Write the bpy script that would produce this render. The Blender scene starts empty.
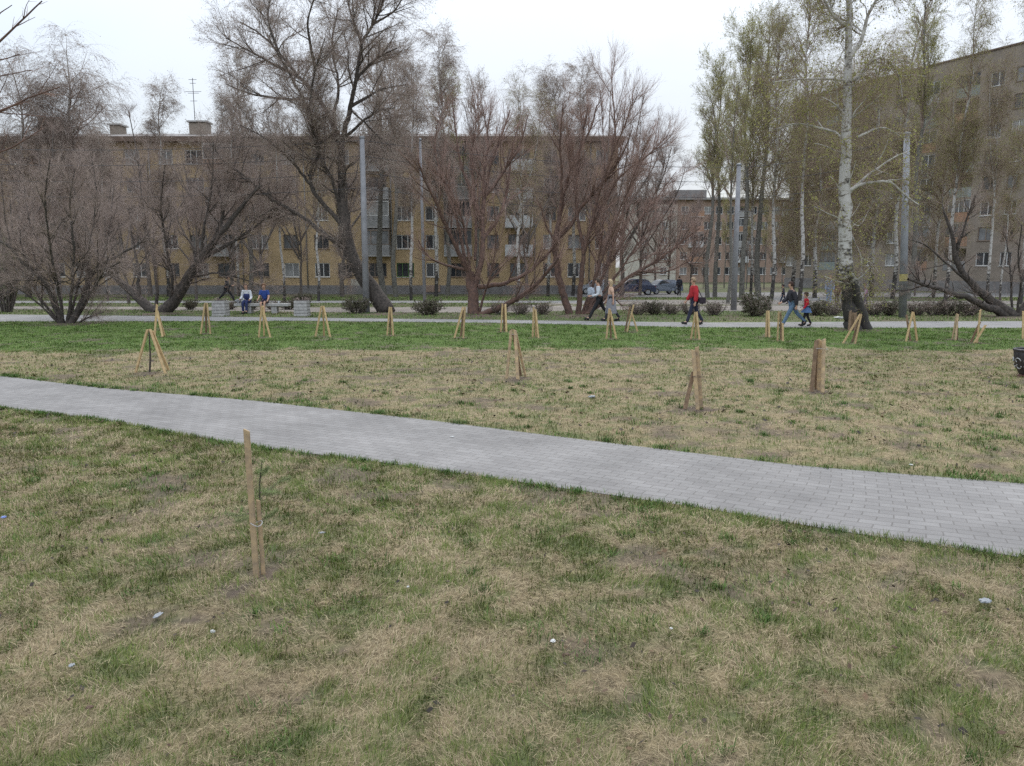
import bpy, bmesh, math, random
import numpy as np
from mathutils import Vector, Matrix, Quaternion
R_ = math.radians
rng = np.random.default_rng(7)
random.seed(7)
scene = bpy.context.scene
COL = scene.collection

# ------------------------------------------------------------------ view geometry
F, CX, CY, H, PITCH = 780.0, 512.0, 383.0, 2.2, R_(8.53)
cp, sp = math.cos(PITCH), math.sin(PITCH)

def hgt(y):
    """the ground falls gently away beyond the far footpath"""
    return float(np.interp(y, [45, 70, 82, 130, 300], [0, -.45, -.6, -.8, -.8]))

def ray(px, py):
    x, z = (px - CX) / F, (CY - py) / F
    return np.array([x, cp + z * sp, -sp + z * cp])

def P(px, py, Y):
    d = ray(px, py)
    t = Y / d[1]
    return np.array([d[0] * t, Y, H + d[2] * t])

def G(px, py):
    d = ray(px, py)
    z = 0.0
    for _ in range(30):
        t = (z - H) / d[2]
        z = hgt(d[1] * t)
    return np.array([d[0] * t, d[1] * t, z])

# ------------------------------------------------------------------ materials
def new_mat(name):
    m = bpy.data.materials.new(name)
    m.use_nodes = True
    nt = m.node_tree
    b = nt.nodes['Principled BSDF']
    return m, nt, b

def mat(name, c, rough=.8, var=.25, scale=6.0, bump=0.0, metal=0.0, c2=None, detail=6, spec=None, obj_rand=0.0):
    """plain procedural surface: noise between two tones, optional bump"""
    m, nt, b = new_mat(name)
    N, L = nt.nodes, nt.links
    tc = N.new('ShaderNodeTexCoord')
    no = N.new('ShaderNodeTexNoise'); no.inputs['Scale'].default_value = scale; no.inputs['Detail'].default_value = detail
    L.new(tc.outputs['Object'], no.inputs['Vector'])
    rp = N.new('ShaderNodeValToRGB')
    rp.color_ramp.elements[0].position = .3; rp.color_ramp.elements[1].position = .7
    a = c2 if c2 else tuple(v * (1 - var) for v in c)
    d = c if c2 else tuple(min(1, v * (1 + var)) for v in c)
    rp.color_ramp.elements[0].color = (*a, 1); rp.color_ramp.elements[1].color = (*d, 1)
    L.new(no.outputs['Fac'], rp.inputs['Fac'])
    out = rp.outputs['Color']
    if obj_rand:
        oi = N.new('ShaderNodeObjectInfo')
        hs = N.new('ShaderNodeHueSaturation')
        mr = N.new('ShaderNodeMapRange'); mr.inputs['To Min'].default_value = 1 - obj_rand; mr.inputs['To Max'].default_value = 1 + obj_rand
        L.new(oi.outputs['Random'], mr.inputs['Value']); L.new(mr.outputs[0], hs.inputs['Value'])
        L.new(out, hs.inputs['Color']); out = hs.outputs['Color']
    L.new(out, b.inputs['Base Color'])
    b.inputs['Roughness'].default_value = rough; b.inputs['Metallic'].default_value = metal
    if spec is not None: b.inputs['Specular IOR Level'].default_value = spec
    if bump:
        bp = N.new('ShaderNodeBump'); bp.inputs['Strength'].default_value = bump; bp.inputs['Distance'].default_value = .02
        L.new(no.outputs['Fac'], bp.inputs['Height']); L.new(bp.outputs['Normal'], b.inputs['Normal'])
    return m

def mat_attr(name, rough=.9, trans=0.0, noise=0.0, nscale=20.0, bump=0.0):
    """surface whose colour comes from the mesh attribute 'col'"""
    m, nt, b = new_mat(name)
    N, L = nt.nodes, nt.links
    at = N.new('ShaderNodeAttribute'); at.attribute_name = 'col'
    out = at.outputs['Color']
    if noise:
        tc = N.new('ShaderNodeTexCoord')
        no = N.new('ShaderNodeTexNoise'); no.inputs['Scale'].default_value = nscale; no.inputs['Detail'].default_value = 8; no.inputs['Roughness'].default_value = .7
        L.new(tc.outputs['Object'], no.inputs['Vector'])
        mr = N.new('ShaderNodeMapRange'); mr.inputs['From Min'].default_value = .25; mr.inputs['From Max'].default_value = .75
        mr.inputs['To Min'].default_value = 1 - noise; mr.inputs['To Max'].default_value = 1 + noise
        L.new(no.outputs['Fac'], mr.inputs['Value'])
        mx = N.new('ShaderNodeVectorMath'); mx.operation = 'SCALE'
        L.new(out, mx.inputs[0]); L.new(mr.outputs[0], mx.inputs['Scale'])
        out = mx.outputs[0]
        if bump:
            bp = N.new('ShaderNodeBump'); bp.inputs['Strength'].default_value = bump; bp.inputs['Distance'].default_value = .03
            L.new(no.outputs['Fac'], bp.inputs['Height']); L.new(bp.outputs['Normal'], b.inputs['Normal'])
    L.new(out, b.inputs['Base Color'])
    b.inputs['Roughness'].default_value = rough
    b.inputs['Specular IOR Level'].default_value = .2
    return m

def mat_brick(name, c1, c2, mortar, w, h, coord='Object', rot=None, stain=.25, msize=.012, bump=.3, rough=.85, msm=.1):
    m, nt, b = new_mat(name)
    N, L = nt.nodes, nt.links
    tc = N.new('ShaderNodeTexCoord')
    mp = N.new('ShaderNodeMapping')
    if rot: mp.inputs['Rotation'].default_value = rot
    L.new(tc.outputs[coord], mp.inputs['Vector'])
    br = N.new('ShaderNodeTexBrick')
    br.inputs['Color1'].default_value = (*c1, 1); br.inputs['Color2'].default_value = (*c2, 1); br.inputs['Mortar'].default_value = (*mortar, 1)
    br.inputs['Scale'].default_value = 1; br.inputs['Brick Width'].default_value = w; br.inputs['Row Height'].default_value = h
    br.inputs['Mortar Size'].default_value = msize; br.inputs['Mortar Smooth'].default_value = msm
    L.new(mp.outputs[0], br.inputs['Vector'])
    no = N.new('ShaderNodeTexNoise'); no.inputs['Scale'].default_value = .9; no.inputs['Detail'].default_value = 9; no.inputs['Roughness'].default_value = .65
    L.new(tc.outputs[coord], no.inputs['Vector'])
    mr = N.new('ShaderNodeMapRange'); mr.inputs['From Min'].default_value = .3; mr.inputs['From Max'].default_value = .7
    mr.inputs['To Min'].default_value = 1 - stain; mr.inputs['To Max'].default_value = 1 + stain
    L.new(no.outputs['Fac'], mr.inputs['Value'])
    mx = N.new('ShaderNodeVectorMath'); mx.operation = 'SCALE'
    L.new(br.outputs['Color'], mx.inputs[0]); L.new(mr.outputs[0], mx.inputs['Scale'])
    L.new(mx.outputs[0], b.inputs['Base Color'])
    bp = N.new('ShaderNodeBump'); bp.inputs['Strength'].default_value = bump; bp.inputs['Distance'].default_value = .01; bp.invert = True
    L.new(br.outputs['Fac'], bp.inputs['Height']); L.new(bp.outputs['Normal'], b.inputs['Normal'])
    b.inputs['Roughness'].default_value = rough
    return m

def mat_birch(name, base_h, dark_w=.5, white=(.44, .425, .40)):
    """white bark with dark horizontal marks, black and rugged near the foot"""
    m, nt, b = new_mat(name)
    N, L = nt.nodes, nt.links
    tc = N.new('ShaderNodeTexCoord')
    mp = N.new('ShaderNodeMapping'); mp.inputs['Scale'].default_value = (3.5, 3.5, 7)
    L.new(tc.outputs['Object'], mp.inputs['Vector'])
    no = N.new('ShaderNodeTexNoise'); no.inputs['Scale'].default_value = 1.0; no.inputs['Detail'].default_value = 8; no.inputs['Roughness'].default_value = .65
    L.new(mp.outputs[0], no.inputs['Vector'])
    sx = N.new('ShaderNodeSeparateXYZ'); L.new(tc.outputs['Object'], sx.inputs[0])
    mr = N.new('ShaderNodeMapRange'); mr.inputs['From Min'].default_value = 0; mr.inputs['From Max'].default_value = base_h
    mr.inputs['To Min'].default_value = .22; mr.inputs['To Max'].default_value = -.07
    L.new(sx.outputs['Z'], mr.inputs['Value'])
    ad = N.new('ShaderNodeMath'); ad.operation = 'ADD'
    L.new(no.outputs['Fac'], ad.inputs[0]); L.new(mr.outputs[0], ad.inputs[1])
    rp = N.new('ShaderNodeValToRGB'); e = rp.color_ramp.elements
    e[0].position = .45; e[0].color = (*white, 1); e[1].position = .58; e[1].color = (.045, .04, .036, 1)
    k = rp.color_ramp.elements.new(.50); k.color = (white[0] * .6, white[1] * .57, white[2] * .52, 1)
    L.new(ad.outputs[0], rp.inputs['Fac']); L.new(rp.outputs['Color'], b.inputs['Base Color'])
    bp = N.new('ShaderNodeBump'); bp.inputs['Strength'].default_value = .6; bp.inputs['Distance'].default_value = .02
    L.new(no.outputs['Fac'], bp.inputs['Height']); L.new(bp.outputs['Normal'], b.inputs['Normal'])
    b.inputs['Roughness'].default_value = .8
    return m

M = {}
M['bark_grey'] = mat('bark grey brown', (.16, .135, .12), .95, scale=9, bump=.7, c2=(.07, .06, .053))
M['bark_dark'] = mat('bark dark brown', (.10, .082, .07), .95, scale=9, bump=.9, c2=(.03, .026, .023))
M['bark_red'] = mat('bark red brown', (.165, .095, .07), .9, scale=7, bump=.6, c2=(.07, .046, .04))
M['bark_poplar'] = mat('bark poplar', (.20, .19, .165), .95, scale=7, bump=.6, c2=(.09, .085, .075))
M['bark_birch'] = mat_birch('bark birch', 3.0)
M['bark_birch_old'] = mat_birch('bark old birch', 3.3)
M['limb_white'] = mat('birch limb bark', (.58, .56, .52), .8, scale=5, c2=(.2, .185, .165))
M['twig_grey'] = mat('twig grey', (.31, .24, .205), .9, .3)
M['twig_red'] = mat('twig red', (.31, .205, .168), .9, .3)
M['twig_brown'] = mat('twig brown', (.28, .215, .185), .9, .3)
M['twig_birch'] = mat('twig birch', (.29, .22, .165), .9, .3)
M['leaf_olive'] = mat('young leaves olive', (.30, .30, .10), .7, .35, scale=1.5)
def translucent(m, k):
    nt = m.node_tree; b = nt.nodes['Principled BSDF']; t = nt.nodes.new('ShaderNodeBsdfTranslucent'); x = nt.nodes.new('ShaderNodeMixShader')
    s = b.inputs['Base Color'].links[0].from_socket
    nt.links.new(s, t.inputs['Color']); x.inputs['Fac'].default_value = k
    nt.links.new(b.outputs[0], x.inputs[1]); nt.links.new(t.outputs[0], x.inputs[2]); nt.links.new(x.outputs[0], nt.nodes['Material Output'].inputs['Surface'])

M['leaf_grey'] = mat('buds grey', (.33, .29, .24), .8, .3, scale=1.5)
translucent(M['leaf_olive'], .45); translucent(M['leaf_grey'], .35)
M['leaf_bush'] = mat('bush leaves', (.085, .085, .045), .8, .4, scale=4)
M['needle'] = mat('larch needles', (.22, .26, .11), .7, .3, scale=30)
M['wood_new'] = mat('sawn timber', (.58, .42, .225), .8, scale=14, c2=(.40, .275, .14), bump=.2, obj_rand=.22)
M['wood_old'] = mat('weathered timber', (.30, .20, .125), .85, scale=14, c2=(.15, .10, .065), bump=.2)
M['wood_grey'] = mat('greyed timber', (.55, .40, .225), .85, scale=14, c2=(.29, .22, .155), bump=.25, obj_rand=.15)
M['tie'] = mat('tie cord', (.36, .35, .34), .7)
M['tie_dark'] = mat('tie strap', (.07, .05, .045), .8)
M['concrete'] = mat('concrete', (.38, .37, .355), .9, .2, scale=9, bump=.2)
M['concrete_pole'] = mat('concrete pole', (.255, .255, .27), .85, .16, scale=3, bump=.15)
M['metal_pole'] = mat('galvanised pole', (.25, .26, .28), .55, .2, scale=3, metal=.3)
M['yellow_paint'] = mat('faded yellow paint', (.42, .36, .14), .7, .25, scale=9)
M['galv'] = mat('galvanised sheet', (.27, .26, .25), .6, .2)
M['wire'] = mat('wire', (.05, .05, .055), .6)
M['iron'] = mat('cast iron', (.06, .055, .06), .5, .3, scale=12, metal=.5)
M['iron_rust'] = mat('rusty iron', (.10, .04, .03), .7, .3, scale=14)
M['silver'] = mat('silver paint', (.45, .45, .44), .45, .2, scale=9, metal=.4)
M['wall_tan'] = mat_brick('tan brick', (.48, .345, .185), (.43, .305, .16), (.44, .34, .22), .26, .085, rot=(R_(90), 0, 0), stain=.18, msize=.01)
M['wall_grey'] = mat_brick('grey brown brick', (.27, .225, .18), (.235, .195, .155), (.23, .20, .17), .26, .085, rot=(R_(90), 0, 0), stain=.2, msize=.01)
M['wall_red'] = mat_brick('red brick', (.33, .225, .17), (.29, .195, .15), (.31, .25, .2), .26, .085, rot=(R_(90), 0, 0), stain=.2, msize=.01)
M['plaster'] = mat('pale plaster', (.45, .43, .37), .9, .12, scale=2)
M['plinth'] = mat('cement plinth', (.20, .19, .185), .95, .2, scale=1.5, bump=.2)
M['roof_brown'] = mat('brown sheet metal', (.13, .085, .06), .7, .2, scale=1.2)
M['roof_slate'] = mat('slate sheets', (.22, .205, .195), .9, .2, scale=1.5)
M['frame_white'] = mat('white window frame', (.62, .62, .60), .5, .1)
M['frame_brown'] = mat('painted wooden frame', (.22, .17, .13), .6, .2)
M['frame_green'] = mat('green grille', (.08, .17, .05), .6, .2)
M['balc_grey'] = mat('balcony panel', (.27, .27, .265), .8, .2, scale=3, obj_rand=.25)
M['balc_white'] = mat('white balcony panel', (.55, .56, .56), .7, .12, scale=3)
M['balc_teal'] = mat('grey green balcony panel', (.23, .27, .255), .8, .15, scale=3)
M['balc_wood'] = mat('planked balcony', (.33, .19, .12), .8, .2, scale=3)

def mat_glass():
    m, nt, b = new_mat('window glass')
    N, L = nt.nodes, nt.links
    oi = N.new('ShaderNodeObjectInfo')
    rp = N.new('ShaderNodeValToRGB'); e = rp.color_ramp.elements
    e[0].position = 0; e[0].color = (.025, .028, .032, 1); e[1].position = 1; e[1].color = (.30, .30, .29, 1)
    k = e.new(.55); k.color = (.05, .055, .06, 1); k = e.new(.8); k.color = (.16, .165, .17, 1)
    L.new(oi.outputs['Random'], rp.inputs['Fac'])
    tc = N.new('ShaderNodeTexCoord'); no = N.new('ShaderNodeTexNoise'); no.inputs['Scale'].default_value = 1.3
    L.new(tc.outputs['Object'], no.inputs['Vector'])
    mr = N.new('ShaderNodeMapRange'); mr.inputs['To Min'].default_value = .4; mr.inputs['To Max'].default_value = 1.6
    L.new(no.outputs['Fac'], mr.inputs['Value'])
    vm = N.new('ShaderNodeVectorMath'); vm.operation = 'SCALE'
    L.new(rp.outputs['Color'], vm.inputs[0]); L.new(mr.outputs[0], vm.inputs['Scale'])
    L.new(vm.outputs[0], b.inputs['Base Color'])
    b.inputs['Roughness'].default_value = .08
    return m
M['glass'] = mat_glass()
def mat_plain(name, c, rough=.6, metal=0.0, coat=0.0):
    m = mat(name, c, rough, .12, 5.0, metal=metal)
    if coat: m.node_tree.nodes['Principled BSDF'].inputs['Coat Weight'].default_value = coat
    return m
M['skin'] = mat_plain('skin', (.50, .30, .21), .6)
CLOTH = {}
def cloth(c):
    k = tuple(c)
    if k not in CLOTH: CLOTH[k] = mat('cloth %d' % len(CLOTH), c, .9, .18, 9, bump=.2)
    return CLOTH[k]

# ------------------------------------------------------------------ object helpers
def tag(o, label=None, cat=None, group=None, kind=None):
    if label: o['label'] = label
    if cat: o['category'] = cat
    if group: o['group'] = group
    if kind: o['kind'] = kind
    return o

def link(name, me, m=None, parent=None, loc=None, rotz=0):
    o = bpy.data.objects.new(name, me)
    COL.objects.link(o)
    if m is not None and me is not None:
        me.materials.clear(); me.materials.append(m)
    if parent is not None: o.parent = parent
    if loc is not None: o.location = loc
    if rotz: o.rotation_euler = (0, 0, rotz)
    return o

def thing(name, label, cat, loc=(0, 0, 0), rotz=0, group=None):
    return tag(link(name, None, None, None, tuple(map(float, loc)), rotz), label, cat, group)

def dup(root, loc, rotz=0, scale=None, label=None, group=None):
    r = root.copy(); COL.objects.link(r)
    r.location = tuple(map(float, loc)); r.rotation_euler = (0, 0, rotz)
    if scale is not None: r.scale = (scale, scale, scale) if not hasattr(scale, '__len__') else scale
    if label: r['label'] = label
    if group: r['group'] = group
    for ch in list(root.children):
        c = ch.copy(); COL.objects.link(c); c.parent = r
        for g in list(ch.children):
            d = g.copy(); COL.objects.link(d); d.parent = c
    return r

def np_mesh(name, v, f, smooth=False, col=None):
    """v (N,3), f (M,3|4) -> mesh; col (N,3) -> point colour attribute"""
    me = bpy.data.meshes.new(name)
    v = np.ascontiguousarray(v, dtype=np.float32); f = np.ascontiguousarray(f, dtype=np.int32)
    k = f.shape[1]
    me.vertices.add(len(v)); me.vertices.foreach_set('co', v.ravel())
    me.loops.add(f.size); me.loops.foreach_set('vertex_index', f.ravel())
    me.polygons.add(len(f)); me.polygons.foreach_set('loop_start', np.arange(0, f.size, k, dtype=np.int32))
    me.update(calc_edges=True)
    if smooth: me.polygons.foreach_set('use_smooth', np.ones(len(f), dtype=bool))
    if col is not None:
        a = me.color_attributes.new('col', 'FLOAT_COLOR', 'POINT')
        c = np.ones((len(v), 4), dtype=np.float32); c[:, :3] = col
        a.data.foreach_set('color', c.ravel())
    return me

class MB:
    """collects boxes, bars, lathes and prisms into one mesh"""
    def __init__(s): s.v, s.f = [], []
    def add(s, v, f):
        n = len(s.v); s.v += [tuple(map(float, q)) for q in v]; s.f += [tuple(i + n for i in q) for q in f]; return s
    def box(s, c, d, rz=0):
        x, y, z = (q / 2 for q in d); ca, sa = math.cos(rz), math.sin(rz)
        v = []
        for k in (-z, z):
            for a, b in ((-x, -y), (x, -y), (x, y), (-x, y)):
                v.append((c[0] + a * ca - b * sa, c[1] + a * sa + b * ca, c[2] + k))
        return s.add(v, [(3, 2, 1, 0), (4, 5, 6, 7), (0, 1, 5, 4), (1, 2, 6, 5), (2, 3, 7, 6), (3, 0, 4, 7)])
    def bar(s, a, b, w, t, side=None, cut=0.0):
        """rectangular slat from a to b; cut slants its upper end"""
        a, b = Vector(a), Vector(b); d = (b - a).normalized()
        sd = Vector(side) if side else Vector((1, 0, 0))
        sd = (sd - d * sd.dot(d)).normalized(); n = d.cross(sd)
        v = []
        for q, k in ((a, 0), (b, 1)):
            for i, j in ((-1, -1), (1, -1), (1, 1), (-1, 1)):
                v.append(q + sd * (i * w / 2) + n * (j * t / 2) + d * (cut * w * i * k))
        return s.add(v, [(3, 2, 1, 0), (4, 5, 6, 7), (0, 1, 5, 4), (1, 2, 6, 5), (2, 3, 7, 6), (3, 0, 4, 7)])
    def tube(s, pts, rad, n=8, cap=True):
        v, f = tubes(np.array([pts], dtype=float), np.array([rad], dtype=float), n)
        k = len(s.v); s.add(v, f.tolist())
        if cap:
            s.f.append(tuple(k + i for i in range(n))[::-1]); m = len(pts) - 1
            s.f.append(tuple(k + m * n + i for i in range(n)))
        return s
    def lathe(s, prof, n=20, c=(0, 0, 0), cap=True):
        v, f = [], []
        for r, z in prof:
            for i in range(n):
                a = 2 * math.pi * i / n; v.append((c[0] + r * math.cos(a), c[1] + r * math.sin(a), c[2] + z))
        for k in range(len(prof) - 1):
            for i in range(n):
                j = (i + 1) % n; f.append((k * n + i, k * n + j, (k + 1) * n + j, (k + 1) * n + i))
        if cap:
            f.append(tuple(range(n))[::-1]); f.append(tuple((len(prof) - 1) * n + i for i in range(n)))
        return s.add(v, f)
    def build(s, name, m, parent=None, loc=None, smooth=False, rotz=0, bevel=0):
        me = bpy.data.meshes.new(name); me.from_pydata(s.v, [], s.f); me.update()
        if bevel:
            bm = bmesh.new(); bm.from_mesh(me)
            bmesh.ops.bevel(bm, geom=bm.edges[:], offset=bevel, segments=2, affect='EDGES', clamp_overlap=True)
            bm.to_mesh(me); bm.free()
        if smooth: me.polygons.foreach_set('use_smooth', np.ones(len(me.polygons), dtype=bool))
        return link(name, me, m, parent, loc, rotz)

def unit(a): return a / np.maximum(np.linalg.norm(a, axis=-1, keepdims=True), 1e-9)

def tubes(p, r, n):
    """p (N,K,3), r (N,K) -> verts, quads of N tubes with n sides"""
    N_, K = r.shape
    t = np.empty_like(p); t[:, 1:-1] = p[:, 2:] - p[:, :-2]; t[:, 0] = p[:, 1] - p[:, 0]; t[:, -1] = p[:, -1] - p[:, -2]
    t = unit(t)
    ov = unit(p[:, -1] - p[:, 0]); ref = np.eye(3)[np.argmin(np.abs(ov), axis=1)]
    u = unit(np.cross(t, ref[:, None, :])); w = np.cross(t, u)
    a = np.arange(n) * 2 * np.pi / n
    v = p[:, :, None, :] + r[:, :, None, None] * (u[:, :, None, :] * np.cos(a)[None, None, :, None] + w[:, :, None, :] * np.sin(a)[None, None, :, None])
    b = (np.arange(N_) * K * n)[:, None, None] + (np.arange(K - 1) * n)[None, :, None]
    i = np.arange(n); j = (i + 1) % n
    f = np.stack([b + i, b + j, b + n + j, b + n + i], axis=-1).reshape(-1, 4)
    return v.reshape(-1, 3), f

def cat(parts):
    """join [(v, f), ...]"""
    vs, fs, n = [], [], 0
    for v, f in parts:
        vs.append(v); fs.append(f + n); n += len(v)
    return np.concatenate(vs), np.concatenate(fs)
# ------------------------------------------------------------------ numpy value noise
_LAT = np.random.default_rng(3).random((256, 256))
def vnoise(x, y, s, seed=0):
    x = np.asarray(x) / s + 37.3 * seed + 1000; y = np.asarray(y) / s + 91.7 * seed + 1000
    xi, yi = np.floor(x).astype(int), np.floor(y).astype(int); fx, fy = x - xi, y - yi
    fx = fx * fx * (3 - 2 * fx); fy = fy * fy * (3 - 2 * fy)
    g = lambda a, b: _LAT[a % 256, b % 256]
    return (g(xi, yi) * (1 - fx) + g(xi + 1, yi) * fx) * (1 - fy) + (g(xi, yi + 1) * (1 - fx) + g(xi + 1, yi + 1) * fx) * fy
def fbm(x, y, s, seed=0, o=4):
    a, t, r = 0, 0, 1.0
    for k in range(o):
        a = a + r * vnoise(x, y, s / 2 ** k, seed + k); t += r; r *= .6
    return a / t

# ------------------------------------------------------------------ ground strips
class Strip:
    """a ground band between two edge lines; both edges run left to right"""
    def __init__(s, near, far, ext=12.0):
        def line(pts):
            w = np.array([G(*q)[:2] for q in pts])
            d0 = (w[0] - w[1]) / np.linalg.norm(w[0] - w[1]); d1 = (w[-1] - w[-2]) / np.linalg.norm(w[-1] - w[-2])
            return np.vstack([w[0] + d0 * ext, w, w[-1] + d1 * ext]) if ext else w
        s.n, s.f = line(near), line(far)
    def yn(s, x): return np.interp(x, s.n[:, 0], s.n[:, 1])
    def yf(s, x): return np.interp(x, s.f[:, 0], s.f[:, 1])
    def inside(s, x, y, m=0.0):
        return (y > s.yn(x) - m) & (y < s.yf(x) + m) & (x > min(s.n[0, 0], s.f[0, 0])) & (x < max(s.n[-1, 0], s.f[-1, 0]))
    def mesh(s, name, m, dz=.004, nu=90, nv=6):
        def res(w):
            # smooth resample by arc length
            d = np.concatenate([[0], np.cumsum(np.linalg.norm(np.diff(w, axis=0), axis=1))])
            t = np.linspace(0, d[-1], nu); return np.stack([np.interp(t, d, w[:, 0]), np.interp(t, d, w[:, 1])], 1)
        a, b = res(s.n), res(s.f)
        ts = np.linspace(0, 1, nv)
        v = a[:, None, :] * (1 - ts)[None, :, None] + b[:, None, :] * ts[None, :, None]
        mid = v[:, nv // 2]; u = np.concatenate([[0], np.cumsum(np.linalg.norm(np.diff(mid, axis=0), axis=1))])
        tdir = np.gradient(mid, axis=0); tdir /= np.linalg.norm(tdir, axis=1, keepdims=True)
        nrm = np.stack([-tdir[:, 1], tdir[:, 0]], 1)
        rel = v - mid[:, None, :]
        uu = u[:, None] + (rel * tdir[:, None, :]).sum(-1); vv = (rel * nrm[:, None, :]).sum(-1)
        z = np.array([[hgt(q[1]) for q in row] for row in v]) + dz
        V = np.concatenate([v, z[:, :, None]], -1).reshape(-1, 3)
        i = np.arange(nu - 1)[:, None] * nv + np.arange(nv - 1)[None, :]
        f = np.stack([i, i + nv, i + nv + 1, i + 1], -1).reshape(-1, 4)
        me = np_mesh(name, V, f)
        uvl = me.uv_layers.new(name='UVMap')
        UV = np.stack([uu.ravel(), vv.ravel()], 1)[f.ravel()]
        uvl.data.foreach_set('uv', UV.astype(np.float32).ravel())
        # faces up
        if me.polygons[0].normal.z < 0: me.flip_normals()
        return tag(link(name, me, m), kind='structure')

paved = Strip([(0, 408), (100, 419.5), (240, 445), (400, 465), (560, 488), (700, 508), (850, 533), (1024, 558)],
              [(0, 376), (100, 388), (256, 401), (430, 420.5), (600, 442), (800, 466), (1024, 484)], 14)
farp = Strip([(-400, 322), (0, 321.7), (300, 321), (500, 323), (700, 327.5), (1024, 328.2), (1400, 328.5)],
             [(-400, 314.5), (0, 314.5), (150, 316), (300, 317.7), (500, 320), (700, 322.6), (900, 321.5), (1024, 321.3), (1400, 321)])
dirt = Strip([(-500, 309.3), (0, 309.3), (130, 309.6), (340, 312.5), (520, 312.5), (600, 309.5), (740, 311.5), (900, 309), (1024, 308), (1500, 307)],
             [(-500, 306), (0, 306.4), (130, 306.8), (340, 307.6), (520, 306.5), (600, 300), (740, 300), (900, 301), (1024, 300.8), (1500, 300)])
thin = Strip([(-500, 303.2), (0, 303.2), (600, 303), (640, 300.5)], [(-500, 301), (0, 301), (600, 300.8), (640, 300)], 0)
park = Strip([(560, 297.4), (700, 297.4), (760, 297), (1100, 297.4), (1500, 297)], [(560, 293.6), (700, 292.6), (800, 292), (1100, 293.5), (1500, 293)], 0)
aven = Strip([(745, 299.7), (800, 300.8), (862, 300.6)], [(733, 293.2), (800, 293.2), (830, 294)], 0)

def straw_frac(x, y):
    """how much dry grass there is: matted straw in front, fresh lawn near the far path"""
    d = y - paved.yf(x); dn = paved.yn(x) - y
    s = np.where(d > 0, .66, .54) + .45 * (fbm(x, y, 1.3, 1) - .5) + .8 * (fbm(x, y, .34, 5, 3) - .5) + 1.9 * (fbm(x, y, .13, 9, 3) - .5)
    edge = np.minimum(np.abs(d), np.abs(dn))
    s = s - .5 * np.exp(-(edge / .30) ** 2)                          # greener along the paving
    yb = 20.6 + 2.2 * (fbm(x, y, 3, 21) - .5) + 1.6 * (vnoise(x, y, .5, 23) - .5) + np.clip(-x - 6, 0, 8) * -.12
    s = np.where(y > yb, np.clip(s * .25 - (y - yb) * .12, .03, 1), s + .16 * np.exp(-((yb - y - .8) / 1.2) ** 2))
    s = np.where(y > 30, .16 + .5 * (fbm(x, y, 3.0, 31) - .5), s)
    return np.clip(s, .02, .98)

STRAW = np.array([[.335, .268, .163], [.425, .35, .222], [.258, .202, .123], [.36, .297, .188], [.185, .135, .085]])
GREEN = np.array([[.14, .19, .042], [.112, .16, .038], [.185, .215, .06], [.215, .21, .08]])
LUSH = np.array([[.125, .20, .046], [.15, .235, .056], [.10, .165, .040], [.19, .24, .07]])

STAKE_PX = [(150, 373), (158, 337), (205.5, 334), (264, 337.5), (322, 337), (390, 335.5), (460, 338), (503.5, 332), (535.5, 338), (514, 379), (611, 339), (630, 332), (695, 339.5), (696, 409), (767.5, 337), (780, 341), (817.5, 392), (849, 343.5), (912, 341.5), (954, 340), (977, 343)]
SOIL = [(*G(*q)[:2], .34) for q in STAKE_PX] + [(*G(*q)[:2], r) for q, r in (((66, 324), 1.3), ((160, 314), 1.3), ((386, 314), 1.1), ((475, 316), 1.1), ((578, 316), 1.5), ((857, 330), 1.0), ((1012, 317), 1.4))] + [(*G(262, 577)[:2], .15), (*G(235, 592)[:2], .17), (*G(190, 618)[:2], .16)]
def soil_frac(x, y):
    '''dug earth left round every stake'''
    k = np.zeros(len(x))
    for sx, sy, r in SOIL:
        k = np.maximum(k, np.exp(-((x - sx) ** 2 + (y - sy) ** 2) / r ** 2))
    return np.clip((k + .9 * (vnoise(x, y, .09, 88) - .5) - .30) * 2.2, 0, 1) * (k > .03)

def ground_col(x, y):
    s = straw_frac(x, y)[:, None]
    soil = np.array([.105, .08, .062]); straw = np.array([.255, .20, .118]); green = np.array([.11, .13, .055]); lush = np.array([.085, .13, .038])
    far = np.array([.075, .095, .042])
    g = np.where((y > 20.5)[:, None], lush, green); g = np.where((y > 31.5)[:, None], far, g)
    c = g * (1 - s) + straw * s
    k = np.maximum(np.clip((fbm(x, y, .55, 51) - .58) * 6, 0, .8), soil_frac(x, y))[:, None]
    return c * (1 - k) + soil * k

def grid_lines(lo, hi, step, out_lo, out_hi, g=1.25):
    a = list(np.arange(lo, hi + 1e-6, step)); s = step
    while a[-1] < out_hi: s *= g; a.append(a[-1] + s)
    s = step
    while a[0] > out_lo: s *= g; a.insert(0, a[0] - s)
    return np.array(a)
gx = grid_lines(-18, 16, .13, -900, 900)
gy = np.unique(np.concatenate([grid_lines(1.5, 30, .13, -60, 1500, 1.1), [45, 70, 82, 130, 300]]))
X, Y = np.meshgrid(gx, gy); x, y = X.ravel(), Y.ravel()
z = np.array([hgt(q) for q in y])
nx = len(gx); i = np.arange(len(gy) - 1)[:, None] * nx + np.arange(nx - 1)[None, :]
fq = np.stack([i, i + 1, i + nx + 1, i + nx], -1).reshape(-1, 4)
M['ground'] = mat_attr('matted lawn and soil', .95, noise=.45, nscale=14, bump=.8)
tag(link('ground', np_mesh('ground', np.stack([x, y, z], 1), fq, col=ground_col(x, y)), M['ground']), kind='structure')

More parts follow.
